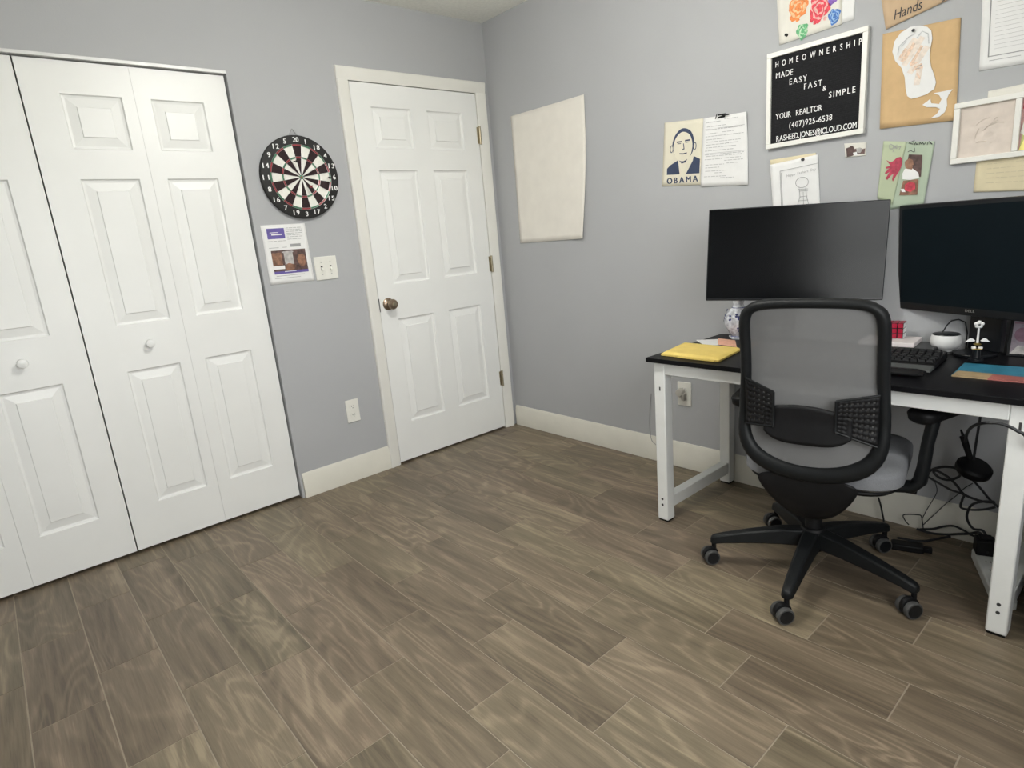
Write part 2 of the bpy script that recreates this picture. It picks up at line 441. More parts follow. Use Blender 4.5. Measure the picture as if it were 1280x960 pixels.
# baseboards
def base_profile(t=.014, h=.132):
    return [(0, 0), (t, 0), (t, h-.030), (t-.003, h-.024), (t-.003, h-.014), (t-.008, h-.006), (t-.010, h), (0, h)]
b = MB(); b.prism([(CX1+.012, -a, z) for a, z in base_profile()], (DX0-.066-CX1-.012, 0, 0))
struct(b.build('baseboard_left', 'base'), 'cream baseboard between the closet and the panel door', 'baseboard')
b = MB(); b.prism([(-a, -.016, z) for a, z in base_profile()], (0, RY+.016, 0))
struct(b.build('baseboard_right', 'base'), 'cream baseboard along the wall behind the desk', 'baseboard')
b = MB(); b.prism([(RX+a, 0, z) for a, z in base_profile()], (0, RY, 0))
struct(b.build('baseboard_far', 'base'), 'cream baseboard on the plain wall facing the desk', 'baseboard')
b = MB(); b.prism([(RX+.014, RY+a, z) for a, z in base_profile()], (-RX-.028, 0, 0))
struct(b.build('baseboard_rear', 'base'), 'cream baseboard under the window', 'baseboard')

# moulded panel leaf facing -y
def panel_leaf(mb, x0, x1, z0, z1, yf, th, panels, m=0, rec=.0115, lip=.013, bevelw=.032):
    xs = sorted({x0, x1, *[p[0] for p in panels], *[p[1] for p in panels]})
    zs = sorted({z0, z1, *[p[2] for p in panels], *[p[3] for p in panels]})
    for i in range(len(xs)-1):
        for j in range(len(zs)-1):
            a, c, d, e = xs[i], xs[i+1], zs[j], zs[j+1]
            if any(p[0] <= a and c <= p[1] and p[2] <= d and e <= p[3] for p in panels): continue
            mb.add([(a, yf, d), (c, yf, d), (c, yf, e), (a, yf, e)], [(0, 1, 2, 3)], m)
    for p in panels:
        rings = [(0, 0), (lip*.35, rec*.8), (lip, rec), (lip+bevelw, rec*.42), (lip+bevelw+.0025, rec*.02)]
        R = []
        for ins, dep in rings:
            R.append([(p[0]+ins, yf+dep, p[2]+ins), (p[1]-ins, yf+dep, p[2]+ins), (p[1]-ins, yf+dep, p[3]-ins), (p[0]+ins, yf+dep, p[3]-ins)])
        for k in range(4):
            for q in range(4):
                mb.add([R[k][q], R[k][(q+1) % 4], R[k+1][(q+1) % 4], R[k+1][q]], [(0, 1, 2, 3)], m)
        mb.add(R[4], [(0, 1, 2, 3)], m)
    yb = yf+th
    mb.add([(x0, yf, z0), (x0, yf, z1), (x0, yb, z1), (x0, yb, z0)], [(0, 1, 2, 3)], m)
    mb.add([(x1, yf, z0), (x1, yf, z1), (x1, yb, z1), (x1, yb, z0)], [(0, 1, 2, 3)], m)
    mb.add([(x0, yf, z0), (x1, yf, z0), (x1, yb, z0), (x0, yb, z0)], [(0, 1, 2, 3)], m)
    mb.add([(x0, yf, z1), (x1, yf, z1), (x1, yb, z1), (x0, yb, z1)], [(0, 1, 2, 3)], m)
    mb.add([(x0, yb, z0), (x1, yb, z0), (x1, yb, z1), (x0, yb, z1)], [(0, 1, 2, 3)], m)

# ---- the six-panel door
d1 = thing('door_1', 'closed white six-panel door with bronze knob beside the corner', 'door', ((DX0+DX1)/2, 0, 0), kind='structure')
b = MB()
pz = [(.234, .832), (1.024, 1.620), (1.730, 1.933)]; px = [(-.800, -.562), (-.456, -.214)]
panel_leaf(b, DX0, DX1, .012, DTOP, -.005, .035, [(x[0], x[1], z[0], z[1]) for x in px for z in pz])
b.build('door_leaf', 'door', d1, angle=6, merge=True)
kz, kx = .922, -.852
b = MB(); b.lathe([(.033, 0), (.033, .004), (.026, .010), (.013, .014), (.012, .030), (.020, .036), (.027, .046), (.028, .056), (.024, .064), (.012, .067)], (kx, -.005, kz), (0, -1, 0), 28)
kn = b.build('door_knob', 'bronze', d1)
b = MB(); b.lathe([(.0115, 0), (.0115, .006), (.008, .007)], (kx, -.071, kz), (0, -1, 0), 18)
b.build('keyhole_cylinder', 'hinge', kn)
b = MB(); b.box(DX0-.004, DX0-.0002, -.012, .02, .885, .957)
b.build('strike_plate', 'slot', d1)
for z in (1.817, 1.069, .337):
    b = MB(); b.cyl((DX1+.006, -.0135, z-.05), (DX1+.006, -.0135, z+.05), .0075, n=12)
    b.box(DX1-.010, DX1+.004, -.0075, -.0052, z-.046, z+.046)
    b.build('hinge', 'hinge', d1)
# casing and jamb
b = MB()
def casing(mb, x0, x1, z0, z1, inner):
    """vertical casing strip with a stepped moulded face; inner = side nearer the door"""
    w = x1-x0
    prof = [(0, 0), (0, -.009), (.15*w, -.012), (.62*w, -.016), (.80*w, -.018), (.93*w, -.018), (w, -.013), (w, 0)]
    if inner == 'right': pts = [(x1-a, y, z0) for a, y in prof]
    else: pts = [(x0+a, y, z0) for a, y in prof]
    mb.prism(pts, (0, 0, z1-z0))
casing(b, DX0-.068, DX0-.004, 0, 2.050, 'right'); casing(b, DX1+.004, DX1+.074, 0, 2.050, 'left')
w = .062
prof = [(0, -.009), (.15*w, -.012), (.62*w, -.016), (.80*w, -.018), (.93*w, -.018), (w, -.013), (w, 0), (0, 0)]
b.prism([(DX0-.068, y, 2.048+a) for a, y in prof], (DX1-DX0+.142, 0, 0))
b.box(DX0-.012, DX0-.004, 0, T, 0, DTOP+.006); b.box(DX1+.004, DX1+.012, 0, T, 0, DTOP+.006); b.box(DX0-.012, DX1+.012, 0, T, DTOP+.004, DTOP+.012)
struct(b.build('trim_1', 'trim'), 'white moulded casing around the panel door', 'door casing')

# ---- bifold closet doors
fz = [(.210, .806), (1.000, 1.588), (1.700, 1.903)]
def bifold(name, xa, xm, xb, pan, knobx, label):
    r = thing(name, label, 'door', ((xa+xb)/2, 0, 0), kind='structure')
    for (a, c), pp in (((xa+.0012, xm-.0004), pan[0]), ((xm+.0004, xb-.0012), pan[1])):
        b = MB(); panel_leaf(b, a, c, .015, 2.0200, .025, .03, [(pp[0], pp[1], z0, z1) for z0, z1 in fz], rec=.010)
        b.build('door_leaf', 'door', r, angle=6, merge=True)
    b = MB(); b.lathe([(.010, 0), (.009, .012), (.015, .018), (.0185, .026), (.0165, .034), (.007, .0375)], (knobx, .025, .912), (0, -1, 0), 24)
    b.build('door_knob', 'door', r)
    return r
bifold('door_2', -2.2405, -1.868, -1.4985, [(-2.121, -1.914), (-1.810, -1.603)], -2.015, 'white bifold closet door nearest the dartboard, small white knob')
bifold('door_3', -2.984, -2.613, -2.2435, [(-2.868, -2.662), (-2.552, -2.346)], -2.453, 'white bifold closet door cut by the left edge, small white knob')
b = MB(); b.box(CX0, CX1, .0005, .060, CTOP-.0115, CTOP)
struct(b.build('trim_2', 'track'), 'grey metal track over the closet doors', 'track')

# ---- window behind the camera
w1 = thing('window_1', 'white framed window behind the camera', 'window', ((WX0+WX1)/2, RY, WZ0), kind='structure')
b = MB(); f = .045
b.box(WX0, WX0+f, RY-.09, RY-.02, WZ0, WZ1); b.box(WX1-f, WX1, RY-.09, RY-.02, WZ0, WZ1)
b.box(WX0+f, WX1-f, RY-.09, RY-.02, WZ0, WZ0+f); b.box(WX0+f, WX1-f, RY-.09, RY-.02, WZ1-f, WZ1)
b.box(WX0+f, WX1-f, RY-.08, RY-.03, (WZ0+WZ1)/2-.02, (WZ0+WZ1)/2+.02)
b.build('window_frame', 'glassbit', w1)
b = MB(); b.box(WX0+f, WX1-f, RY-.058, RY-.055, WZ0+f, (WZ0+WZ1)/2-.02); b.box(WX0+f, WX1-f, RY-.058, RY-.055, (WZ0+WZ1)/2+.02, WZ1-f)
b.build('window_pane', 'pane', w1)
b = MB(); b.box(WX0-.03, WX1+.03, RY-.02, RY+.05, WZ0-.03, WZ0)
b.build('window_sill', 'glassbit', w1, bevel=.004)

# ------------------------------------------------------------------ left wall things
# dartboard
DC = Vector((-1.238, 0, 1.585)); R = .191
db = thing('dartboard', 'round black and white dartboard with red and green rings hung on the grey wall', 'dartboard', tuple(DC))
b = MB(); b.lathe([(R-.004, 0), (R, .003), (R, .022), (R-.004, .025), (0, .025)], DC, (0, -1, 0), 72)
b.build('board', 'boardblk', db)
b = MB(); yf = -.0256
def ringseg(mb, r0, r1, a0, a1, m, y):
    n = 4; vs = []
    for i in range(n+1):
        a = a0+(a1-a0)*i/n
        vs += [(DC.x+math.sin(a)*r0, y, DC.z+math.cos(a)*r0), (DC.x+math.sin(a)*r1, y, DC.z+math.cos(a)*r1)]
    mb.add(vs, [(2*i, 2*i+1, 2*i+3, 2*i+2) for i in range(n)], m)
nums = [20, 1, 18, 4, 13, 6, 10, 15, 2, 17, 3, 19, 7, 16, 8, 11, 14, 9, 12, 5]
for k in range(20):
    a0, a1 = (k-.5)*PI/10, (k+.5)*PI/10
    dk = k % 2 == 0
    seg = 0 if dk else 1; rg = 2 if dk else 3
    for r0, r1, mm in ((.010, .086, seg), (.086, .094, rg), (.094, .142, seg), (.142, .150, rg)):
        ringseg(b, r0, r1, a0, a1, mm, yf)
    ringseg(b, .004, .010, a0, a1, 3, yf); ringseg(b, .0002, .004, a0, a1, 2, yf)
b.build('scoring_face', ['maroon', 'segwhite', 'segred', 'seggreen'], db, flip=False)
for k, nn in enumerate(nums):
    b = MB()
    a = k*PI/10; s = str(nn); h = .0215
    wd = .015 if len(s) == 1 else .028
    p = DC+Vector((math.sin(a)*.170-wd/2, yf-.0008, math.cos(a)*.170-h/2))
    put_text(b, s, p, LX, LY, h, width=wd if len(s) > 1 else None, weight=.0009)
    b.build('number', 'wletter', db, flip=False)
b = MB()
for k in range(20):
    a = (k+.5)*PI/10
    p0 = DC+Vector((math.sin(a)*.010, yf-.0012, math.cos(a)*.010)); p1 = DC+Vector((math.sin(a)*.150, yf-.0012, math.cos(a)*.150))
    b.tube([p0, p1], .0006, 5)
for r in (.086, .094, .142, .150):
    b.tube([DC+Vector((math.sin(i*PI/36)*r, yf-.0012, math.cos(i*PI/36)*r)) for i in range(72)], .0006, 5, closed=True)
b.build('wire_spider', 'wire', db)
b = MB(); b.tube([DC+Vector((-.020, -.006, R-.004)), DC+Vector((-.001, -.004, R+.030)), DC+Vector((.001, -.004, R+.030)), DC+Vector((.022, -.006, R-.004))], .0016, 6)
b.build('hanging_wire', 'wire', db)
def dart(u, v, tip, mflight, label):
    q = on(u, v, 1, -.028); base = Vector((q.x, -.024, q.z)); d = Vector(tip).normalized()
    r = thing('dart', label, 'dart', tuple(base), group='darts in the dartboard')
    b = MB(); b.cyl(base, base+d*.022, .0009, n=8); b.build('point', 'wire', r)
    b = MB(); b.lathe([(.0015, 0), (.0026, .003), (.0026, .020), (.0015, .023)], base+d*.012, d, 12); b.build('barrel', 'black', r)
    b = MB(); e = base+d*.034; f1 = d.orthogonal().normalized(); f2 = d.cross(f1)
    b.cyl(e-d*.002, e+d*.020, .0018, n=8)
    for ax in (f1, -f1, f2, -f2):
        b.prism([e+d*.006, e+d*.010+ax*.0085, e+d*.020+ax*.0085, e+d*.024], ax.cross(d)*.0008)
    b.build('flight', mflight, r)
dart(410, 221, (-.18, -1, -.22), 'black', 'black dart stuck near the number six')
dart(366, 202, (.05, -1, -.10), 'black', 'black dart stuck high above the bullseye')
dart(383, 233, (.10, -1, -.12), 'segred', 'red flighted dart stuck low right of the bullseye')

# sheets on walls -----------------------------------------------------------
class Sheet:
    """a paper on a wall from four corners in wall coordinates (a, z), TL TR BR BL"""
    def __init__(s, wall, cs, off=.0025, curl=None):
        s.w = wall; s.c = cs; s.off = off; s.curl = curl
    def pt(s, a, t, e=0.):
        (p, q, r, d) = s.c
        x = (1-t)*((1-a)*p[0]+a*q[0])+t*((1-a)*d[0]+a*r[0])
        z = (1-t)*((1-a)*p[1]+a*q[1])+t*((1-a)*d[1]+a*r[1])
        o = s.off+e+(s.curl(a, t) if s.curl else 0)
        return Vector((-o, x, z)) if s.w == 'R' else Vector((x, -o, z))
    def sheet(s, name, mt, label, cat, n=14, parent=None, th=.0008, group=None):
        b = MB(); b.grid(lambda u, v: s.pt(u, v), n, n)
        o = b.build(name, mt, parent, solid=th, flip=False)
        if label and parent is None: tag(o, label, cat, group)
        s.o = o; return o
    def quad(s, mb, a0, a1, t0, t1, m=0, e=.0012, n=1):
        mb.grid(lambda u, v: s.pt(a0+(a1-a0)*u, t0+(t1-t0)*v, e), n, 1, m)
    def poly(s, mb, pts, m=0, e=.0012): mb.poly([s.pt(a, t, e) for a, t in pts], m)
    def stroke(s, mb, pts, w=.01, m=0, e=.0014):
        P = [s.pt(a, t, e) for a, t in pts]
        nrm = Vector((1, 0, 0)) if s.w == 'R' else Vector((0, 1, 0))
        for i in range(len(P)-1):
            d = P[i+1]-P[i]
            if d.length < 1e-6: continue
            sd = nrm.cross(d).normalized()*w/2; ex = d.normalized()*w*.25
            mb.add([P[i]-sd-ex, P[i]+sd-ex, P[i+1]+sd+ex, P[i+1]-sd+ex], [(0, 1, 2, 3)], m)
    def blob(s, mb, ca, ct, ra, rt, m=0, e=.0012, wob=.12, n=26, seed=0, hole=0.):
        rr = random.Random(seed); ph = [rr.uniform(0, 6.28) for _ in range(3)]
        def rad(q): return 1+wob*(math.sin(3*q+ph[0])*.5+math.sin(5*q+ph[1])*.4+math.sin(8*q+ph[2])*.3)
        outer = [s.pt(ca+ra*rad(2*PI*i/n)*math.cos(2*PI*i/n), ct+rt*rad(2*PI*i/n)*math.sin(2*PI*i/n), e) for i in range(n)]
        if hole:
            inner = [s.pt(ca+ra*hole*rad(2*PI*i/n+.3)*math.cos(2*PI*i/n), ct+rt*hole*rad(2*PI*i/n+.3)*math.sin(2*PI*i/n), e) for i in range(n)]
            mb.add(outer+inner, [(i, (i+1) % n, n+(i+1) % n, n+i) for i in range(n)], m)
        else: mb.poly(outer, m)
def lines(sh, rows, m=0, mb=None, e=.0012, h=.008, seed=1, words=True):
    """grey lines of small print: rows = (a0, a1, t)"""
    rr = random.Random(seed); mb = mb or MB()
    for a0, a1, t in rows:
        a = a0
        while a < a1:
            l = rr.uniform(.04, .12) if words else a1-a0
            sh.quad(mb, a, min(a+l, a1), t, t+h, m, e)
            a += l+.015
    return mb
def pin(name, wall, c, label, mt='black', parent=None):
    b = MB()
    if wall == 'R': b.lathe([(.0055, 0), (.0055, .002), (.003, .003), (.003, .007), (.0048, .008), (.0048, .010), (0, .0105)], (-.003, c[0], c[1]), (-1, 0, 0), 14)
    else: b.lathe([(.0055, 0), (.0055, .002), (.003, .003), (.003, .007), (.0048, .008), (.0048, .010), (0, .0105)], (c[0], -.003, c[1]), (0, -1, 0), 14)
    o = b.build(name, mt, parent)
    if parent is None: tag(o, label, 'push pin')
    return o
def pw(*l): return [onw(*q) for q in l]
def pl(*l): return [onl(*q) for q in l]

# flyer under the dartboard
fs = Sheet('L', pl((325, 282), (380.5, 279), (393, 350.5), (338, 356.5)), .002)
fo = fs.sheet('flyer', 'paper', 'white printed flyer with purple box and photo taped below the dartboard', 'flyer')
b = MB(); fs.quad(b, .11, .50, .06, .235, 0); fs.quad(b, .17, .36, .125, .135, 1, .0018); fs.quad(b, .20, .44, .155, .175, 1, .0018); b.build('purple_heading_box', ['violet', 'paper'], fo, flip=False)
b = lines(fs, [(.54, .90, .06+.03*i) for i in range(6)]+[(.10, .5, .27), (.54, .86, .25), (.10, .32, .38), (.40, .5, .38)], h=.007, seed=3)
fs.quad(b, .58, .82, .335, .385, 0); fs.quad(b, .16, .80, .86, .867, 0); fs.quad(b, .12, .70, .90, .906, 0); b.build('printed_text', 'greyink', fo, flip=False)
b = MB(); fs.quad(b, .13, .90, .43, .83, 0); fs.quad(b, .13, .35, .47, .68, 1, .0016); fs.quad(b, .40, .60, .45, .68, 2, .0016); fs.blob(b, .50, .72, .12, .06, 1, .0019, seed=3); fs.blob(b, .78, .62, .09, .11, 1, .0016, seed=5)
fs.quad(b, .36, .62, .455, .475, 2, .0019); fs.quad(b, .13, .38, .69, .75, 4, .0016); fs.quad(b, .13, .90, .785, .83, 3, .0017); fs.quad(b, .36, .62, .79, .80, 4, .0019)
b.build('printed_photo', ['photodark', 'photobrown', 'photogrey', 'violet', 'paper'], fo, flip=False)

# switch plate
def plate(name, wall, a0, a1, z0, z1, label, cat, group=None):
    am, zm = (a0+a1)/2, (z0+z1)/2
    r = thing(name, label, cat, (am, 0, zm) if wall == 'L' else (0, am, zm), group=group)
    b = MB()
    if wall == 'L': b.box(a0, a1, -.006, 0, z0, z1)
    else: b.box(-.006, 0, a0, a1, z0, z1)
    b.build('cover_plate', 'plate', r, bevel=.003); return r
sw = plate('light_switch', 'L', -1.235, -1.1155, 1.091, 1.207, 'ivory two-gang light switch beside the flyer', 'light switch')
for x in (-1.199, -1.151):
    b = MB(); b.box(x-.005, x+.005, -.0062, -.0055, 1.137, 1.161); o = b.build('switch_slot', 'slot', sw)
    b = MB(); b.hexa([(x-.0042, -.006, 1.140), (x+.0042, -.006, 1.140), (x+.0042, -.006, 1.154), (x-.0042, -.006, 1.154)], [(x-.0036, -.018, 1.134), (x+.0036, -.018, 1.134), (x+.0036, -.018, 1.142), (x-.0036, -.018, 1.142)])
    b.build('toggle', 'plate', sw)
    for z in (1.119, 1.179):
        b = MB(); b.lathe([(.003, 0), (.003, .001), (0, .0016)], (x, -.006, z), (0, -1, 0), 10); b.build('screw', 'wire', sw)
def receptacle(b, wall, am, z):
    def P(a, y, zz): return (am+a, -y, zz) if wall == 'L' else (-y, am-a, zz)
    n = 20; pts = [P(.0165*math.cos(2*PI*i/n), .006, z+max(-.0135, min(.0135, .0175*math.sin(2*PI*i/n)))) for i in range(n)]
    b.prism(pts, (0, -.003, 0) if wall == 'L' else (-.003, 0, 0))
def slots(b, wall, am, z):
    def Q(a0, a1, z0, z1):
        if wall == 'L': b.box(am+a0, am+a1, -.0096, -.0085, z0, z1)
        else: b.box(-.0096, -.0085, am-a1, am-a0, z0, z1)
    Q(-.0075, -.005, z-.001, z+.007); Q(.005, .0075, z-.001, z+.007); Q(-.002, .002, z-.009, z-.005)
ot = plate('wall_outlet', 'L', -1.188, -1.113, .325, .449, 'ivory wall outlet low between the closet and the panel door', 'outlet', 'wall outlets')
for z in (.411, .364):
    b = MB(); receptacle(b, 'L', -1.1505, z); o = b.build('receptacle', 'plate', ot)
    b = MB(); slots(b, 'L', -1.1505, z); b.build('socket_slots', 'slot', o)
ot = plate('wall_outlet', 'R', -1.348, -1.270, .330, .452, 'ivory wall outlet seen under the left end of the desk', 'outlet', 'wall outlets')
for z in (.415, .367):
    b = MB(); receptacle(b, 'R', -1.309, z); o = b.build('receptacle', 'plate', ot)
    b = MB(); slots(b, 'R', -1.309, z); b.build('socket_slots', 'slot', o)
pg = thing('plug_adapter', 'grey plug adapter pushed into the outlet under the desk', 'plug', (-.0096, -1.306, .395))
b = MB(); b.lathe([(.019, 0), (.021, .006), (.021, .026), (.017, .033), (0, .034)], (-.0096, -1.300, .402), (-1, 0, 0), 20); b.build('adapter_body', 'greyplug', pg)
b = MB(); b.hexa([(-.012, -1.306, .402), (-.012, -1.330, .402), (-.040, -1.330, .402), (-.040, -1.306, .402)], [(-.012, -1.310, .362), (-.012, -1.326, .362), (-.034, -1.326, .362), (-.034, -1.310, .362)])
b.build('adapter_tail', 'greyplug', pg, bevel=.004)

# ------------------------------------------------------------------ right wall things
# cream poster board with curling lower right corner
cs = Sheet('R', [(-.190, 1.895), (-.750, 1.889), (-.742, 1.176), (-.188, 1.174)], .004, curl=lambda a, t: .020*max(0, a-.6)**2*6*max(0, t-.3)+.010*max(0, .35-t)*max(0, a-.7)*3)
cs.c = [(-.190, 1.893), (-.756, 1.889), (-.702, 1.179), (-.186, 1.178)]
cs.pt0 = cs.pt
def cream_pt(a, t, e=0.):
    q = Sheet.pt(cs, a, t, e)
    # right edge bows outwards: full width until two thirds down, then tucks in
    q.y += -.012*a*math.sin(PI*min(1, t/.98))
    return q
cs.pt = cream_pt
cs.sheet('poster_board', 'cream', 'blank cream poster board pinned on the wall beside the panel door', 'poster board', n=24, th=.0016)

# portrait poster (plain generic bust)
ps = Sheet('R', pw((831, 153.5), (880, 148), (876, 231), (828, 233)), .002)
po = ps.sheet('portrait_poster', 'postercream', 'cream poster with a dark blue bust and a printed word below', 'poster')
b = MB()
ps.poly(b, [(.12, .82), (.12, .72), (.20, .67), (.40, .60), (.46, .82)], 0); ps.poly(b, [(.62, .82), (.78, .62), (.80, .55), (.96, .60), (.96, .82)], 0)
ps.blob(b, .52, .36, .28, .245, 0, .0012, wob=.02, n=40)
ps.blob(b, .515, .395, .245, .225, 1, .0018, wob=.02, n=40)
ps.blob(b, .22, .42, .04, .06, 0, .0011, wob=.02); ps.blob(b, .815, .40, .04, .06, 0, .0011, wob=.02); ps.blob(b, .222, .42, .026, .046, 1, .0013, wob=.02); ps.blob(b, .813, .40, .026, .046, 1, .0013, wob=.02)
ps.poly(b, [(.40, .58), (.64, .57), (.62, .68), (.53, .80), (.44, .70)], 1, .0009); ps.poly(b, [(.40, .585), (.66, .565), (.60, .64), (.50, .655)], 0, .0014)
ps.stroke(b, [(.36, .32), (.47, .315)], .006, 0, .0024); ps.stroke(b, [(.57, .305), (.69, .30)], .006, 0, .0024)
ps.stroke(b, [(.44, .50), (.54, .505), (.62, .495)], .005, 0, .0024); ps.stroke(b, [(.53, .35), (.55, .43), (.50, .44)], .004, 0, .0024)
ps.stroke(b, [(.38, .345), (.46, .345)], .003, 0, .0024); ps.stroke(b, [(.58, .335), (.67, .33)], .003, 0, .0024)
b.build('printed_bust', ['navy', 'postercream'], po, flip=False)
b = MB(); y0 = ps.pt(.14, .965, .0014); y1 = ps.pt(.93, .945, .0014)
xd = (y1-y0); put_text(b, 'OBAMA', y0, xd, WY, .0255, width=xd.length, weight=.0018)
b.build('printed_word', 'navy', po, flip=False)

# clipped documents
ds = Sheet('R', pw((880, 148), (934.5, 139.5), (936, 231), (876.5, 233.5)), .0045, curl=lambda a, t: .010*max(0, a-.8)*5*max(0, .35-t)*2.5+.003*math.sin(a*5+t*2))
do = ds.sheet('document', 'paper', 'white printed form hung by a black clip beside the portrait poster', 'document')
b = lines(ds, [(.08, .42, .07), (.5, .8, .05), (.10, .55, .13), (.08, .9, .175), (.08, .35, .23), (.45, .7, .225), (.08, .92, .27), (.1, .55, .315), (.1, .85, .35), (.1, .6, .39), (.55, .8, .385), (.1, .75, .43), (.08, .7, .475),
               (.08, .92, .53), (.1, .88, .555), (.08, .45, .60), (.5, .85, .595), (.5, .9, .63), (.1, .5, .68), (.55, .8, .67), (.1, .4, .72), (.1, .55, .77), (.3, .45, .80), (.08, .55, .85), (.42, .7, .875)], h=.008, seed=9, e=.0016)
ds.quad(b, .06, .95, .515, .520, 0, .0016); ds.quad(b, .06, .95, .165, .17, 0, .0016)
b.build('printed_text', 'paleink', do, flip=False)
cp = thing('binder_clip', 'small black clip holding the white printed form to the wall', 'clip', (-.008, -1.522, 1.640))
b = MB(); b.hexa([(-.004, -1.500, 1.634), (-.004, -1.532, 1.634), (-.010, -1.532, 1.634), (-.010, -1.500, 1.634)], [(-.003, -1.500, 1.650), (-.003, -1.532, 1.650), (-.005, -1.532, 1.650), (-.005, -1.500, 1.650)])
b.build('clip_body', 'black', cp)
b = MB(); b.tube([(-.010, -1.510, 1.636), (-.016, -1.530, 1.640), (-.016, -1.556, 1.640)], .0022, 6); b.tube([(-.010, -1.512, 1.646), (-.016, -1.500, 1.652), (-.014, -1.492, 1.634)], .002, 6)
b.build('clip_handle', 'black', cp)

# letter board
Y0, Y1, Z0, Z1 = -1.717, -2.078, 1.476, 1.826
lb = thing('letter_board', 'black felt letter board in a white frame with white letters', 'letter board', (0, (Y0+Y1)/2, Z0))
b = MB(); f = .0175
b.box(-.020, 0, Y1, Y0, Z1-f, Z1); b.box(-.020, 0, Y1, Y0, Z0, Z0+f); b.box(-.020, 0, Y1, Y1+f, Z0+f, Z1-f); b.box(-.020, 0, Y0-f, Y0, Z0+f, Z1-f)
b.build('frame', 'wframe', lb, bevel=.0015)
b = MB(); n = 46; hz = (Z1-Z0-2*f)/n
for i in range(n):
    z = Z0+f+i*hz
    b.box(-.012, -.002, Y1+f, Y0-f, z, z+hz*.84)
b.box(-.0105, -.002, Y1+f, Y0-f, Z0+f, Z1-f)
b.build('felt_panel', 'felt', lb)
def board_row(txt, p0, p1, h, wgt=.0003, xs=.80):
    a = on(p0[0], p0[1], 0, -.0135); c = on(p1[0], p1[1], 0, -.0135)
    zz = (a.z+c.z)/2
    b = MB(); put_text(b, txt, (-.0135, a.y, zz), WX, WY, h, width=abs(c.y-a.y), xs=xs, weight=wgt)
    o = b.build('letter_row', 'wletter', lb, flip=False)
board_row('HOMEOWNERSHIP', (969.4, 84), (1077, 56), .0205, xs=.66)
board_row('MADE', (970, 98.2), (991, 93.5), .0205)
board_row('EASY', (986.8, 105.8), (1008.5, 101), .0205)
board_row('FAST', (1005, 112), (1027.5, 106.5), .0205)
board_row('&', (1028.3, 114), (1033.5, 112.6), .018)
board_row('SIMPLE', (1036, 122.3), (1069, 115.5), .0205)
board_row('YOUR  REALTOR', (969.6, 149.6), (1027.3, 138), .0205)
board_row('(407)925-6538', (986.5, 160), (1040, 150), .0205)
board_row('RASHEED.JONES@ICLOUD.COM', (970.4, 177.6), (1070.5, 159), .0205)

# children's flower painting, with a white page behind its right side
bs = Sheet('R', [(-1.93, 2.125), (-2.024, 2.12), (-2.0235, 1.862), (-1.93, 1.862)], .0012)
bs.sheet('white_page', 'paper', 'white page half hidden behind the flower painting', 'paper')
ks = Sheet('R', [(-1.735, 2.13), (-1.975, 2.125), (-1.984, 1.858), (-1.758, 1.850)], .003)
ko = ks.sheet('flower_painting', 'paper2', 'childrens painting of coloured flowers above the letter board', 'painting')
def ku(u, v):
    y, z = onw(u, v); return ((y+1.735)/-.24-.04*0, (2.128-z)/.274)
b = MB()
def flower(u, v, ru, rv, mo, ml, seed):
    a, t = ku(u, v); ra = ru/.24; rt = rv/.274
    ks.blob(b, a, t, ra, rt, mo, .0012, .22, seed=seed); ks.blob(b, a, t, ra*.80, rt*.80, ml, .0016, .2, seed=seed+1)
    ks.blob(b, a, t, ra*.66, rt*.66, mo, .0019, .25, seed=seed+2, hole=.72); ks.blob(b, a+.01, t, ra*.30, rt*.34, mo, .0019, .3, seed=seed+3)
flower(994, 11, .036, .040, 0, 1, 3); flower(1021, 12, .036, .044, 2, 3, 8); flower(1040, 22.5, .021, .026, 4, 5, 12); flower(998, 40.5, .022, .026, 6, 7, 17); flower(1038.5, 0, .016, .020, 8, 8, 21)
for (u, v, mm) in ((985, 24, 0), (993, 26, 0), (1011, 27, 2), (1015, 30, 2), (1028, 25, 3), (1022, 24, 2)):
    a, t = ku(u, v); ks.blob(b, a, t, .03, .025, mm, .0014, .2, seed=int(u))
b.build('painted_flowers', ['orange', 'orangelt', 'redp', 'pinkp', 'bluep', 'bluelt', 'greenp', 'greenlt', 'purple'], ko, flip=False)
pin('push_pin', 'R', onw(984, 44), 'dark pin in the lower corner of the flower painting')

# brown kraft sheet reading Hands
hs = Sheet('R', [(-2.098, 1.955), (-2.40, 1.99), (-2.392, 1.855), (-2.128, 1.800)], .004)
ho = hs.sheet('kraft_sheet', 'kraft2', 'brown kraft paper with the handwritten word Hands at the top edge', 'paper')
b = MB(); y0 = on(1117.5, 25, 0, -.0062); y1 = on(1152, 11, 0, -.0062)
put_text(b, 'Hands', y0, (y1-y0), WY, .031, width=(y1-y0).length, xs=.8, slant=.08)
y0 = on(1177, 2, 0, -.0062); put_text(b, 's', y0, WX, WY, .02)
b.build('handwriting', 'ink', ho, flip=False)

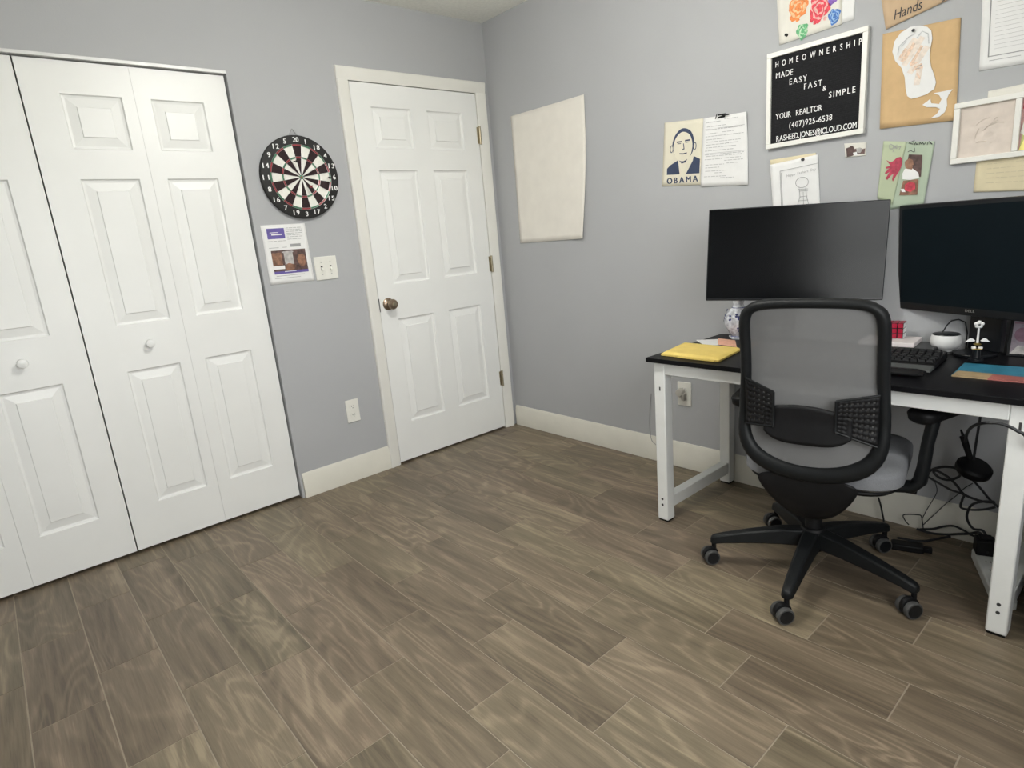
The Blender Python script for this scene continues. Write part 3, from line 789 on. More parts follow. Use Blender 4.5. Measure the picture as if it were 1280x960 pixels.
# tan kraft sheet with footprint cut-out
ts = Sheet('R', [(-2.119, 1.789), (-2.342, 1.775), (-2.352, 1.469), (-2.127, 1.482)], .003, curl=lambda a, t: .006*max(0, a-.8)*max(0, t-.5)*10+.005*max(0, .15-a)*4*t)
to = ts.sheet('tan_kraft_sheet', 'kraft', 'tan kraft paper with a white footprint cut-out, right of the letter board', 'paper')
foot_px = [(1115.5, 65), (1118, 52), (1126, 41), (1138, 33.5), (1150, 32), (1159, 33.5), (1164, 38), (1165.5, 48), (1163, 60), (1162, 72), (1164, 84), (1168, 94), (1170, 103), (1168, 111), (1158, 118), (1146, 122), (1139, 123.5), (1134, 120), (1132, 111), (1131, 97), (1127, 85), (1119, 76)]
def wpoly(mb, pxs, off, m=0): mb.poly([on(u, v, 0, -off) for u, v in pxs], m)
b = MB(); P = [on(u, v, 0, -.0060) for u, v in foot_px]; b.prism(P, (-.0008, 0, 0))
fo = b.build('footprint_cutout', 'paper', to, flip=True)
b = MB(); off = .0074
def wstroke(mb, pxs, w, off, m=0):
    P = [on(u, v, 0, -off) for u, v in pxs]
    for i in range(len(P)-1):
        d = P[i+1]-P[i]; sd = Vector((1, 0, 0)).cross(d).normalized()*w/2; ex = d.normalized()*w*.3
        mb.add([P[i]-sd-ex, P[i]+sd-ex, P[i+1]+sd+ex, P[i+1]-sd+ex], [(0, 1, 2, 3)], m)
for k, l in enumerate([[(1128, 76), (1137, 62)], [(1131, 74), (1142, 55)], [(1126, 71), (1132, 62)], [(1139, 80), (1152, 58)], [(1144, 86), (1151, 80)], [(1138, 82), (1146, 78)], [(1141, 88), (1153, 84)], [(1146, 92), (1150, 98)], [(1143, 84), (1152, 80)]]):
    wstroke(b, l, .010 if k < 4 else .005, off+.00012*k, 0)
for k, l in enumerate([[(1126, 74), (1143, 50)], [(1131, 80), (1152, 48)], [(1138, 90), (1158, 60)], [(1146, 104), (1150, 84)]]):
    wstroke(b, l, .018, .0071-.0000*k+.00005*k, 3)
for l in [[(1122, 68), (1124, 58), (1130, 52), (1136, 46), (1144, 42)], [(1148, 44), (1153, 39), (1160, 42), (1161, 54)], [(1146, 47), (1151, 42)], [(1127, 58), (1133, 52)]]:
    wstroke(b, l, .0025, off+.0013, 1)
wstroke(b, [(1146, 83), (1152, 81.5)], .002, off+.0015, 2); wstroke(b, [(1145, 86), (1149, 85)], .0015, off+.0015, 2)
b.build('crayon_marks', ['chalk', 'greychalk', 'greyink', mat('pale_crayon_smear', (.79, .70, .63), .85, vary=.12, scale=90)], fo, flip=False)
pin('push_pin', 'R', onw(1143, 38.5), 'dark pin through the top of the white footprint cut-out', 'ink')
bird = [(1155, 126), (1158, 124), (1166, 121), (1175, 112.5), (1182, 114.5), (1192, 111.5), (1187, 119), (1185, 128), (1182, 138), (1174, 146), (1162, 148.5), (1172, 143), (1175, 136), (1168, 134.5), (1158, 133), (1154, 131)]
bird = [(1167, 116.5), (1180, 114), (1191, 111.5), (1186, 118), (1183.5, 124), (1184, 132), (1181, 140), (1174, 146), (1163, 148), (1171, 142.5), (1175, 136), (1170, 134), (1158, 134), (1153, 131), (1158, 127.5), (1163, 123.5), (1164, 129), (1174, 130), (1177, 124), (1174, 119)]
b = MB(); b.prism([on(u, v, 0, -.0060) for u, v in bird], (-.0008, 0, 0)); b.build('curled_cutout', 'paper', to)

# worksheet at the top right
ws = Sheet('R', [(-2.392, 1.86), (-2.60, 1.852), (-2.606, 1.595), (-2.402, 1.605)], .002)
wo = ws.sheet('worksheet', 'paper', 'white bordered worksheet at the upper right of the wall', 'worksheet')
b = MB()
for a0, a1, t0, t1 in ((.10, .94, .17, .18), (.10, .94, .85, .86), (.10, .115, .17, .86), (.925, .94, .17, .86), (.12, .9, .12, .128), (.12, .5, .90, .906)): ws.quad(b, a0, a1, t0, t1, 0)
for i in range(12): ws.quad(b, .17, .9, .26+.047*i, .263+.047*i, 1)
b = lines(ws, [(.12, .5, .145), (.16, .6, .215)], 0, b, h=.01); b.build('printed_lines', ['greyink', 'paleink'], wo, flip=False)

# keepsake frame with clay hand print and photo
Yk0, Yk1, Zk0, Zk1 = -2.347, -2.66, 1.331, 1.519
kf = thing('keepsake_frame', 'white double frame holding a clay hand print and a photo', 'picture frame', (0, (Yk0+Yk1)/2, Zk0))
b = MB(); f = .017; xm = -2.513
b.box(-.016, 0, Yk1, Yk0, Zk1-f, Zk1); b.box(-.016, 0, Yk1, Yk0, Zk0, Zk0+f); b.box(-.016, 0, Yk1, Yk1+f, Zk0+f, Zk1-f); b.box(-.016, 0, Yk0-f, Yk0, Zk0+f, Zk1-f); b.box(-.016, 0, xm-.008, xm+.008, Zk0+f, Zk1-f)
b.build('frame', 'wframe', kf, bevel=.002)
b = MB(); b.grid(lambda u, v: Vector((-.006-.002*math.exp(-((u-.5)**2+(v-.45)**2)*12)*math.sin(u*19)*math.sin(v*23), Yk0-f+(xm+.008-Yk0+f)*u, Zk0+f+(Zk1-Zk0-2*f)*v)), 40, 40)
for (u0, v0, u1, v1) in ((.30, .62, .55, .74), (.45, .50, .70, .66), (.55, .58, .82, .60), (.30, .35, .36, .55), (.34, .28, .62, .24), (.62, .66, .70, .72)):
    P = [Vector((-.0062, Yk0-f+(xm+.008-Yk0+f)*u, Zk0+f+(Zk1-Zk0-2*f)*v)) for u, v in ((u0, v0), ((u0+u1)/2, (v0+v1)/2+.03), (u1, v1))]
    b.tube(P, .0016, 6)
b.build('clay_hand_print', 'clay', kf)
b = MB(); b.add([(-.005, xm-.008, Zk0+f), (-.005, Yk1+f, Zk0+f), (-.005, Yk1+f, Zk1-f), (-.005, xm-.008, Zk1-f)], [(0, 1, 2, 3)], 0)
b.poly([(-.0054, xm-.010, 1.47), (-.0054, -2.60, 1.47), (-.0054, -2.60, 1.50), (-.0054, xm-.010, 1.50)], 1)
b.poly([(-.0056, -2.523, 1.349), (-.0056, -2.60, 1.349), (-.0056, -2.60, 1.42), (-.0056, -2.545, 1.425), (-.0056, -2.528, 1.40)], 2)
b.poly([(-.0060, -2.522, 1.350), (-.0060, -2.536, 1.350), (-.0060, -2.540, 1.400)], 3)
b.poly([(-.0058, xm-.009, 1.40), (-.0058, xm-.022, 1.39), (-.0058, xm-.028, 1.42), (-.0058, xm-.015, 1.435)], 4)
b.build('photo', ['photopink', 'photored', 'photogreen', 'yellowp', 'paper2'], kf, flip=False)

ns = Sheet('R', [(-2.417, 1.345), (-2.62, 1.345), (-2.615, 1.222), (-2.416, 1.236)], .002)
no = ns.sheet('beige_note', 'note', 'beige handwritten note tucked below the white double frame', 'note')
b = lines(ns, [(.15, .85, .22+.13*i) for i in range(5)], h=.02, seed=4); b.build('handwriting', mat('faded_ink', (.60, .53, .37), .85), no, flip=False)
bs = Sheet('R', [(-2.43, 1.540), (-2.62, 1.545), (-2.62, 1.40), (-2.43, 1.40)], .0008)
bs.sheet('pale_card', 'paper2', 'pale card edge showing above the white double frame', 'card')

# two green cards
gs = Sheet('R', [onw(1130, 177), onw(1169, 176.5), onw(1155, 256), onw(1112, 262)], .0025, curl=lambda a, t: .004*max(0, a-.7)*t*3)
go = gs.sheet('sage_card', 'green2', 'sage green card with two glued photos, overlapping the paler card', 'card')
def gpx(mb, pts, m, off): mb.poly([on(u, v, 0, -off) for u, v in pts], m)
b = MB(); gpx(b, [(1136, 193), (1153, 193.5), (1151, 221), (1130, 220)], 0, .0058); gpx(b, [(1131, 202), (1136, 198), (1141, 200), (1142, 206), (1137, 208), (1131, 207)], 1, .0062); gpx(b, [(1128, 217), (1131, 211), (1140, 210), (1148, 216), (1149, 222), (1146, 223), (1138, 225), (1128, 224)], 2, .0064); gpx(b, [(1134, 211), (1131, 208), (1136, 206), (1141, 208), (1140, 212)], 1, .0065)
b.build('upper_photo', ['photodark', 'photobrown', 'paper'], go, flip=False)
b = MB(); gpx(b, [(1129, 226), (1148, 224), (1146.5, 243.5), (1124, 244)], 0, .0058); gpx(b, [(1131, 231), (1137, 227), (1144, 229), (1144, 236), (1138, 240), (1131, 238)], 1, .0062); gpx(b, [(1126, 236), (1130, 236), (1132, 240), (1127, 240)], 2, .0062)
b.build('lower_photo', ['photobrown', 'photored', 'paper'], go, flip=False)
b = MB()
for l, w in (([(1136, 179), (1143, 175.5)], .0022), ([(1136, 179), (1141, 180)], .0022), ([(1142, 178), (1143, 181), (1144.5, 178), (1146, 181), (1148, 178)], .0018), ([(1149, 181), (1150, 178), (1152, 180), (1153.5, 178), (1155, 181), (1157, 178)], .0018), ([(1161, 177), (1165, 180)], .003), ([(1159, 181), (1160, 178)], .0018), ([(1135, 190), (1138, 188), (1142, 190)], .002), ([(1143, 185), (1143, 190)], .002)):
    wstroke(b, l, w, .0062)
b.build('handwriting', 'ink', go, flip=False)
gs2 = Sheet('R', [onw(1105, 176.5), onw(1134, 177), onw(1116, 256), onw(1097, 248)], .0045)
go = gs2.sheet('pale_green_card', 'green1', 'pale green card with a crimson handprint, left of the sage card', 'card')
b = MB(); hand = [(1108, 200), (1113, 203), (1117, 201), (1121, 197), (1126, 196), (1128, 200), (1127, 207), (1124, 214), (1120, 220), (1116, 227), (1115, 224), (1117, 217), (1114, 219), (1109, 225), (1107, 223), (1112, 215), (1107, 218), (1106, 216), (1112, 210), (1108, 211), (1107, 209), (1113, 207)]
gpx(b, hand, 0, .0064); b.build('handprint', 'handred', go, flip=False)
b = MB()
for l in ([(1112, 181), (1112, 186), (1116, 186), (1117, 182), (1113, 180)], [(1118, 186), (1119, 182), (1120, 186)], [(1121, 181), (1121, 186)], [(1123, 184), (1126, 183), (1124, 187)], [(1117, 188), (1116, 190)]): wstroke(b, l, .002, .0062)
b.build('handwriting', 'greyink', go, flip=False)

# small photo under the letter board
ss = Sheet('R', pw((1055.5, 179.5), (1083, 178), (1082, 194.5), (1057, 197)), .002)
so = ss.sheet('small_photo', 'paper2', 'tiny dark photo print just below the letter board', 'photo')
b = MB(); ss.poly(b, [(.08, .35), (.30, .25), (.42, .45), (.60, .40), (.75, .50), (.98, .45), (.96, .85), (.6, .80), (.3, .95), (.08, .98)], 0); ss.blob(b, .35, .4, .11, .2, 0, .0014, seed=4); ss.blob(b, .7, .55, .14, .2, 1, .0016, seed=9); ss.poly(b, [(.40, .70), (.58, .65), (.62, .9), (.44, .95)], 2, .0018)
b.build('photo_image', ['photodark', 'photogrey', 'paper'], so, flip=False)

# drawing behind the left monitor
ys = Sheet('R', [onw(963, 200), onw(1020, 191), onw(1024, 262), onw(968, 268)], .0012)
ys.sheet('backing_card', 'note', 'beige backing card behind the white character drawing', 'card')
vs_ = Sheet('R', [onw(963.5, 206), onw(1023, 193), onw(1026, 266), onw(968, 270)], .0035, curl=lambda a, t: .004*max(0, .2-a)*5)
vo = vs_.sheet('drawing_sheet', 'paper', 'white sheet with a pencil drawing, pinned above the left monitor', 'drawing')
b = MB(); off = .0072
for l in ([(975, 214), (1022, 204)], [(975, 214), (977, 262)], [(976.5, 216), (978.5, 262)]): wstroke(b, l, .0016, off)
n = 18; wstroke(b, [(1002.5+8*math.cos(2*PI*i/n), 228+6.5*math.sin(2*PI*i/n)-.1*8*math.cos(2*PI*i/n)) for i in range(n+1)], .0018, off)
for l in ([(999, 236), (1000, 247)], [(1007, 235), (1008, 246)], [(999, 239), (1010, 238)], [(1000, 246), (1009, 245)], [(1000, 246), (997, 256)], [(1004, 240), (1004.5, 258)], [(1008, 245), (1011, 256)], [(999, 251), (1010, 250)], [(998, 237), (1010, 236)]): wstroke(b, l, .0016, off)
b.build('pencil_lines', 'greyink', vo, flip=False)
b = MB(); y0 = on(983, 221.5, 0, -off); y1 = on(1020, 212.5, 0, -off)
put_text(b, 'Happy Fathers Day', y0, y1-y0, WY, .0095, width=(y1-y0).length, slant=.1)
b.build('printed_title', 'paleink', vo, flip=False)
pin('push_pin', 'R', onw(1004.5, 199.5), 'dark pin at the top of the white pencil drawing', 'ink')

# ------------------------------------------------------------------ desk
DXF, DXB = -.585, -.014; DY0, DY1 = -1.515, -2.735; DZ = .710
LXF, LXB = -.5616, -.066; LW = .050; LY0, LY1 = -1.536, -2.711
dk = thing('desk', 'black topped desk with white square legs against the grey wall', 'desk', ((DXF+DXB)/2, (DY0+DY1)/2, 0))
b = MB().box(DXF, DXB, DY1, DY0, DZ-.018, DZ); b.build('tabletop', 'desktop', dk, bevel=.0015)
for x in (LXF, LXB):
    for y in (LY0-LW, LY1):
        b = MB().box(x, x+LW, y, y+LW, .008, DZ-.018); lg = b.build('leg', 'deskwhite', dk, bevel=.004)
        b = MB().box(x+.004, x+LW-.004, y+.004, y+LW-.004, 0, .008); b.build('foot_pad', 'black', lg)
        if x == LXF:
            for z in (.102, .076):
                b = MB(); b.lathe([(.0052, 0), (.0052, .001), (.003, .0012), (.003, .0004)], (x, y+LW*.5, z), (-1, 0, 0), 14)
                b.build('bolt', 'slot', lg)
            b = MB()
            if y == LY1: b.box(x-.0006, x, y+.022, y+.028, .618, .642)
            else: b.box(x-.0006, x, y+.020, y+.026, .574, .590)
            b.build('key_slot', 'slot', lg)
b = MB().box(LXF+.001, LXF+.041, LY1+LW, LY0-LW, .642, DZ-.018); b.build('front_rail', 'deskwhite', dk, bevel=.003)
b = MB().box(LXB+.008, LXB+LW-.002, LY1+LW, LY0-LW, .642, DZ-.018); b.build('rear_rail', 'deskwhite', dk, bevel=.003)
for y in (LY0-LW+.005, LY1+.005):
    b = MB().box(LXF+LW, LXB, y, y+.04, .642, DZ-.018); b.build('side_rail', 'deskwhite', dk, bevel=.003)
    b = MB().box(LXF+LW, LXB, y, y+.04, .055, .108); b.build('side_stretcher', 'deskwhite', dk, bevel=.003)

# ------------------------------------------------------------------ monitors
def monitor(name, c, th, w, h, tilt, roll, label, bezel, scr, chin=0., logo=False):
    dx = Vector((math.sin(th), -math.cos(th), 0)); n0 = dx.cross(Vector((0, 0, 1)))
    up = Vector((0, 0, 1))*math.cos(tilt)+n0*math.sin(tilt)
    dx2 = dx*math.cos(roll)+up*math.sin(roll); up2 = up*math.cos(roll)-dx*math.sin(roll)
    n = dx2.cross(up2).normalized(); c = Vector(c)          # c = bottom centre of the front face
    base = Vector((c.x, c.y, DZ))-n0*.05
    r = thing(name, label, 'monitor', tuple(base))
    mid = c+up2*h/2
    b = MB(); b.obox(mid-n*.011, (dx2, up2, n), (w/2, h/2, .011)); b.obox(mid-n*.036, (dx2, up2, -n), (w*.32, h*.33, .016), 0)
    b.build('housing', 'blackgl', r, bevel=.003)
    b = MB()
    q0 = mid+up2*(chin/2); hw, hh = w/2-bezel, h/2-bezel-chin/2
    P = [q0-dx2*hw-up2*hh, q0+dx2*hw-up2*hh, q0+dx2*hw+up2*hh, q0-dx2*hw+up2*hh]
    b.prism([p+n*.0002 for p in P], n*.0008); b.build('screen', scr, r)
    # stand
    b = MB(); col = base
    b.obox(Vector((col.x, col.y, DZ+.012))-n0*.03+Vector((0, 0, (c.z+h*.45-DZ)/2)), (dx, n0, Vector((0, 0, 1))), (.054 if logo else .025, .012, (c.z+h*.45-DZ)/2)); b.build('stand_column', 'blackgl', r, bevel=.004)
    b = MB(); N_ = 30
    b.prism([col+dx*(.058 if logo else .090)*math.cos(2*PI*i/N_)+n0*((.062 if logo else .075)*math.sin(2*PI*i/N_)+.012) for i in range(N_)], (0, 0, .012)); b.build('stand_base', 'blackgl', r, bevel=.003)
    if logo:
        b = MB(); p0 = c+up2*.0125-dx2*.0155+n*.0008; put_text(b, 'DELL', p0, dx2, up2, .0085, width=.031, weight=.0008)
        b.build('logo', 'wire', r, flip=False)
    return r
monitor('monitor', (-.228, -1.924, .900), .464, .610, .351, -.101, -.036, 'wide black monitor on the left with a thin bezel, turned towards the camera', .004, 'screen', .005)
monitor('monitor', (-.121, -2.463, .846), -.474, .560, .367, .050, 0., 'dark monitor on the right with a silver logo, cut by the photo edge', .014, 'screen2', .012, True)

# ------------------------------------------------------------------ things on the desk
def rot(p, c, a):
    x, y = p[0]-c[0], p[1]-c[1]
    return (c[0]+x*math.cos(a)-y*math.sin(a), c[1]+x*math.sin(a)+y*math.cos(a))
def flat(name, pts, z0, h, mt, label, cat, bevel=.001, parent=None):
    b = MB(); b.prism([(x, y, z0) for x, y in pts], (0, 0, h)); o = b.build(name, mt, parent, bevel=bevel)
    if parent is None: tag(o, label, cat)
    return o
# yellow padded folder
yc = [(-.532, -1.552), (-.543, -1.812), (-.325, -1.782), (-.312, -1.512)]
def ypt(u, v, up):
    a = Vector(yc[0]).lerp(Vector(yc[1]), u); c = Vector(yc[3]).lerp(Vector(yc[2]), u); p = a.lerp(c, v)
    e = min(u, 1-u, v, 1-v); s = min(1, e/.10)
    return Vector((p.x, p.y, DZ+(.009+.008*math.sqrt(max(0, 1-(1-s)**2)) if up else .002 if e < .01 else 0)))
b = MB(); b.grid(lambda u, v: ypt(u, v, True), 24, 24); b.grid(lambda u, v: ypt(u, v, False), 24, 24)
ed = [(i/24, 0) for i in range(24)]+[(1, i/24) for i in range(24)]+[(1-i/24, 1) for i in range(24)]+[(0, 1-i/24) for i in range(24)]
for i in range(96):
    p, q = ed[i], ed[(i+1) % 96]; b.add([ypt(*p, False), ypt(*q, False), ypt(*q, True), ypt(*p, True)], [(0, 1, 2, 3)])
yo = b.build('padded_folder', 'yellowf', merge=True)
tag(yo, 'yellow padded folder lying at the left end of the desk', 'folder')
b = MB(); b.hexa([(-.549, -1.64, DZ+.004), (-.5455, -1.64, DZ+.004), (-.5455, -1.64, DZ+.010), (-.549, -1.64, DZ+.010)], [(-.552, -1.80, DZ+.004), (-.5475, -1.80, DZ+.004), (-.5475, -1.80, DZ+.010), (-.552, -1.80, DZ+.010)])
b.build('folder_flap', 'yellowf', yo)
# loose papers behind it
flat('white_envelope', [(-.196, -1.500), (-.290, -1.600), (-.230, -1.672), (-.140, -1.585)], DZ, .0022, 'paper', 'white envelope with its corner pointing left behind the yellow folder', 'envelope', 0)
flat('salmon_paper', [(-.135, -1.570), (-.255, -1.640), (-.275, -1.735), (-.150, -1.660)], DZ+.0024, .0015, 'pinkpaper', 'salmon pink paper lying over the white envelope', 'paper', 0)
flat('brown_card', [(-.150, -1.690), (-.270, -1.745), (-.300, -1.800), (-.160, -1.780)], DZ, .0025, 'brownedge', 'brown card with pale edge beside the salmon paper', 'card', 0)
b = MB(); b.cyl((-.075, -1.590, DZ+.004), (-.062, -1.700, DZ+.004), .0038, n=10); pn = b.build('pen', 'whitepl'); tag(pn, 'slim white pen lying near the vase foot', 'pen')
b = MB(); b.cyl((-.062, -1.700, DZ+.004), (-.0605, -1.712, DZ+.004), .0034, .001, n=10); b.build('pen_tip', 'wire', pn)
# vase
VC = (-.088, -1.640, DZ)
vz = thing('vase', 'blue and white glazed vase half hidden behind the left monitor', 'vase', VC)
b = MB(); b.lathe([(.032, 0), (.034, .006), (.030, .014), (.040, .032), (.054, .058), (.059, .080), (.055, .104), (.040, .126), (.024, .138), (.020, .150), (.024, .170), (.028, .178), (.024, .178), (.017, .152), (.017, .14)], VC, (0, 0, 1), 40); b.build('vase_body', 'vase', vz)
b = MB()
rr = random.Random(5)
for i in range(26):
    a = rr.uniform(0, 2*PI); t = rr.uniform(.035, .118)
    rad = .0592-abs(t-.080)**1.6*1.75
    for k in range(3):
        aa = a+rr.uniform(-.25, .25); tt = t+rr.uniform(-.010, .010); r2 = .0600-abs(tt-.080)**1.6*1.75
        d = Vector((math.cos(aa), math.sin(aa), 0)); c = Vector(VC)+d*(r2+.0008)+Vector((0, 0, tt))
        e = Vector((-d.y, d.x, 0)); b.poly([c+e*.006*math.cos(q*PI/4)+Vector((0, 0, .0045*math.sin(q*PI/4))) for q in range(8)])
for z, r2 in ((.012, .0306), (.136, .0268)):
    b.tube([Vector(VC)+Vector((math.cos(i*PI/16)*r2, math.sin(i*PI/16)*r2, z)) for i in range(32)], .0016, 5, closed=True)
b.build('blue_pattern', 'vaseblue', vz, flip=False)

# puzzle cube on white notebook on a dark box
flat('black_box', [(-.165, -2.150), (-.165, -2.378), (-.035, -2.378), (-.035, -2.150)], DZ, .026, 'blackgl', 'flat black box under the white notebook', 'box', .003)
flat('notebook', [(-.172, -2.150), (-.160, -2.323), (-.032, -2.312), (-.042, -2.145)], DZ+.026, .016, 'notebook', 'pinkish white notebook lying on the flat black box', 'notebook', .002)
CC = Vector((-.070, -2.238, DZ+.042)); ca_ = .12; S = .056
pc = thing('puzzle_cube', 'red-faced twisty puzzle cube standing on the white notebook', 'puzzle', tuple(CC), ca_)
b = MB()
for i in range(3):
    for j in range(3):
        for k in range(3):
            s = S/3; b.box(-S/2+i*s+.0004, -S/2+(i+1)*s-.0004, -S/2+j*s+.0004, -S/2+(j+1)*s-.0004, k*s+.0004, (k+1)*s-.0004)
b.build('cube_core', 'blackgl', pc, bevel=.0012, local=True)
b = MB()
for i in range(3):
    for k in range(3):
        s = S/3; a0, a1 = -S/2+i*s+.0018, -S/2+(i+1)*s-.0018; c0, c1 = k*s+.0018, (k+1)*s-.0018
        b.box(-S/2-.0006, -S/2+.0004, a0, a1, c0, c1, 0); b.box(a0, a1, -S/2-.0006, -S/2+.0004, c0, c1, 1); d0, d1 = -S/2+k*s+.0018, -S/2+(k+1)*s-.0018; b.box(a0, a1, d0, d1, S-.0004, S+.0006, 0)
b.build('coloured_stickers', ['cubered', 'cubewhite', 'cubeblue'], pc, local=True)

# keyboard
KA = .06; KC = (-.265, -2.215)
def kp(x, y, z): q = rot((KC[0]+x, KC[1]+y), KC, KA); return (q[0], q[1], z)
kb = thing('keyboard', 'black keyboard on the desk, mostly hidden behind the chair', 'keyboard', (KC[0], KC[1], DZ))
b = MB(); b.hexa([kp(-.095, .215, DZ+.002), kp(-.095, -.215, DZ+.002), kp(.085, -.215, DZ+.002), kp(.085, .215, DZ+.002)], [kp(-.092, .212, DZ+.014), kp(-.092, -.212, DZ+.014), kp(.083, -.212, DZ+.026), kp(.083, .212, DZ+.026)])
b.build('key_tray', 'black', kb, bevel=.003)
b = MB()
for r_ in range(6):
    x = -.060+r_*.0225; z0 = DZ+.014+.012*(x+.092)/.175
    nk = 19; off = (.0, .004, .008, .012, .004, 0)[r_]
    for j in range(nk):
        y = .198-j*.0218-off*.3
        if r_ == 0 and 3 <= j <= 8:
            if j > 3: continue
            b.hexa([kp(x-.0095, y+.009, z0), kp(x-.0095, y-.118, z0), kp(x+.0095, y-.118, z0+.0013), kp(x+.0095, y+.009, z0+.0013)], [kp(x-.008, y+.0075, z0+.007), kp(x-.008, y-.1165, z0+.007), kp(x+.007, y-.1165, z0+.008), kp(x+.007, y+.0075, z0+.008)]); continue
        b.hexa([kp(x-.0095, y+.0095, z0), kp(x-.0095, y-.0095, z0), kp(x+.0095, y-.0095, z0+.0013), kp(x+.0095, y+.0095, z0+.0013)], [kp(x-.0075, y+.0075, z0+.007), kp(x-.0075, y-.0075, z0+.007), kp(x+.007, y-.0075, z0+.008), kp(x+.007, y+.0075, z0+.008)])
kx_ = b.build('keycaps', 'keys', kb)
b = MB(); b.hexa([kp(-.150, .213, DZ+.002), kp(-.150, -.213, DZ+.002), kp(-.096, -.213, DZ+.002), kp(-.096, .213, DZ+.002)], [kp(-.148, .211, DZ+.009), kp(-.148, -.211, DZ+.009), kp(-.096, -.211, DZ+.014), kp(-.096, .211, DZ+.014)])
b.build('palm_rest', 'lip', kb, bevel=.002)
b = MB(); P = [kp(-.205, .20-.41*i/20, DZ+.0125) for i in range(21)]
b.tube(P, [(.011, .028) if 0 < i < 20 else (.006, .022) for i in range(21)], 14, flat=(1, 0, 0))
tag(b.build('wrist_rest', 'black'), 'rounded black wrist rest in front of the keyboard', 'wrist rest')

# white speaker bowl
BC = (-.070, -2.392, DZ)
sp = thing('smart_speaker', 'round white speaker with a dark top standing beside the right monitor', 'speaker', BC)
b = MB(); b.lathe([(.020, .004), (.022, .010), (.033, .016), (.042, .026), (.0455, .038), (.0445, .052), (.0410, .063)], BC, (0, 0, 1), 40); b.build('shell', 'whitepl', sp)
b = MB(); b.lathe([(.041, .0625), (.039, .066), (.031, .068), (0, .068)], BC, (0, 0, 1), 40); b.build('top_panel', 'blackgl', sp)
b = MB(); b.lathe([(.027, 0), (.027, .004), (.020, .006)], BC, (0, 0, 1), 30); b.build('foot', 'lip', sp)
b = MB(); b.tube([(-.072, -2.380, DZ+.068), (-.055, -2.388, DZ+.092), (-.035, -2.395, DZ+.104), (-.022, -2.412, DZ+.108), (-.014, -2.430, DZ+.098), (-.009, -2.437, DZ+.06), (-.008, -2.437, DZ+.004)], .0022, 6)
tag(b.build('speaker_cord', 'cable'), 'thin black cord arching over the white speaker', 'cord')

# small winged figurine on a black pedestal
FC = Vector((-.200, -2.404, 0)); q = on(1221, 436, 0, -.215); FC = Vector((-.215, q.y, q.z))
dn = Vector((-.93, -.37, 0)).normalized(); dr = Vector((.37, -.93, 0)).normalized(); uz = Vector((0, 0, 1))
fg = thing('figurine', 'tiny white figurine with spread wings in front of the right monitor stand', 'figurine', (FC.x, FC.y, DZ+.012))
b = MB(); b.lathe([(.020, 0), (.020, .004), (.012, .008), (.010, FC.z-DZ-.016), (.014, FC.z-DZ-.012)], (FC.x, FC.y, DZ+.012), (0, 0, 1), 24); b.build('pedestal', 'blackgl', fg)
b = MB(); b.lathe([(.0035, .018), (.0028, .045), (.0028, .066), (.004, .070)], FC, (0, 0, 1), 14)
for k in range(5):
    a = 2*PI*k/5+.3; b.lathe([(.001, -.0062), (.0050, -.003), (.0062, 0), (.0050, .003), (.001, .0062)], FC+uz*.077+dr*.0075*math.cos(a)+uz*.0065*math.sin(a), dn, 12)
b.build('stem_and_head', 'whitepl', fg)
b = MB(); b.lathe([(.001, -.003), (.003, 0), (.001, .003)], FC+uz*.077+dn*.006, dn, 10); b.build('face_dot', 'lip', fg)
for s in (-1, 1):
    b = MB(); b.prism([FC+dr*s*a+uz*c for a, c in ((.006, .026), (.013, .033), (.020, .034), (.028, .026), (.033, .022), (.022, .023), (.010, .024))], dn*.004); b.build('wing', 'whitepl', fg, bevel=.0008)
    b = MB(); b.obox(FC+dr*s*.0085+uz*.004, (dr, dn, uz), (.0055, .006, .0035)); b.build('foot', 'whitepl', fg, bevel=.0015)
b = MB(); b.lathe([(.010, -.001), (.014, .0), (.014, .002), (.010, .003)], FC-uz*.001, (0, 0, 1), 24); b.lathe([(.006, .012), (.011, .015), (.006, .019)], FC, (0, 0, 1), 20); b.build('gold_bands', 'gold', fg)

# colourful booklet
bk = [(-.410, -2.492), (-.225, -2.484), (-.215, -2.605), (-.215, -2.700), (-.410, -2.700)]
bo = flat('booklet', [(-.410, -2.492), (-.410, -2.705), (-.222, -2.700), (-.228, -2.484)], DZ, .004, 'teal', 'teal booklet with a tan and coral border lying at the right end', 'booklet', 0)
b = MB(); b.box(-.4112, -.345, -2.58, -2.4935, DZ+.0004, DZ+.0046, 0); b.box(-.4112, -.352, -2.705, -2.58, DZ+.0004, DZ+.0046, 1); b.build('printed_band', ['tan', 'coral'], bo)
# small framed picture at the frame edge
pf = thing('photo_frame', 'small framed pink and lilac picture beside the right monitor stand', 'photo frame', (-.05, -2.620, DZ))
A = Vector((-.058, -2.556, DZ)); Bv = Vector((-.048, -2.690, DZ)); lean = Vector((.030, 0, .125)); nn = Vector((-1, .0, .24)).normalized()
b = MB(); b.hexa([A, Bv, Bv+lean, A+lean], [A-nn*.008, Bv-nn*.008, Bv+lean-nn*.008, A+lean-nn*.008]); b.build('frame', 'blackgl', pf, bevel=.001)
def fpt(u, v, e): return A+(Bv-A)*u+lean*v+nn*e
b = MB(); b.add([fpt(.06, .06, .0006), fpt(.94, .06, .0006), fpt(.94, .95, .0006), fpt(.06, .95, .0006)], [(0, 1, 2, 3)], 0)
b.poly([fpt(.08, .82, .0010), fpt(.92, .82, .0010), fpt(.92, .86, .0010), fpt(.08, .86, .0010)], 1)
b.poly([fpt(.25+.15*math.cos(i*PI/8), .55+.18*math.sin(i*PI/8), .0010) for i in range(16)], 1); b.poly([fpt(.06, .06, .001), fpt(.6, .06, .001), fpt(.5, .22, .001), fpt(.2, .28, .001)], 2)
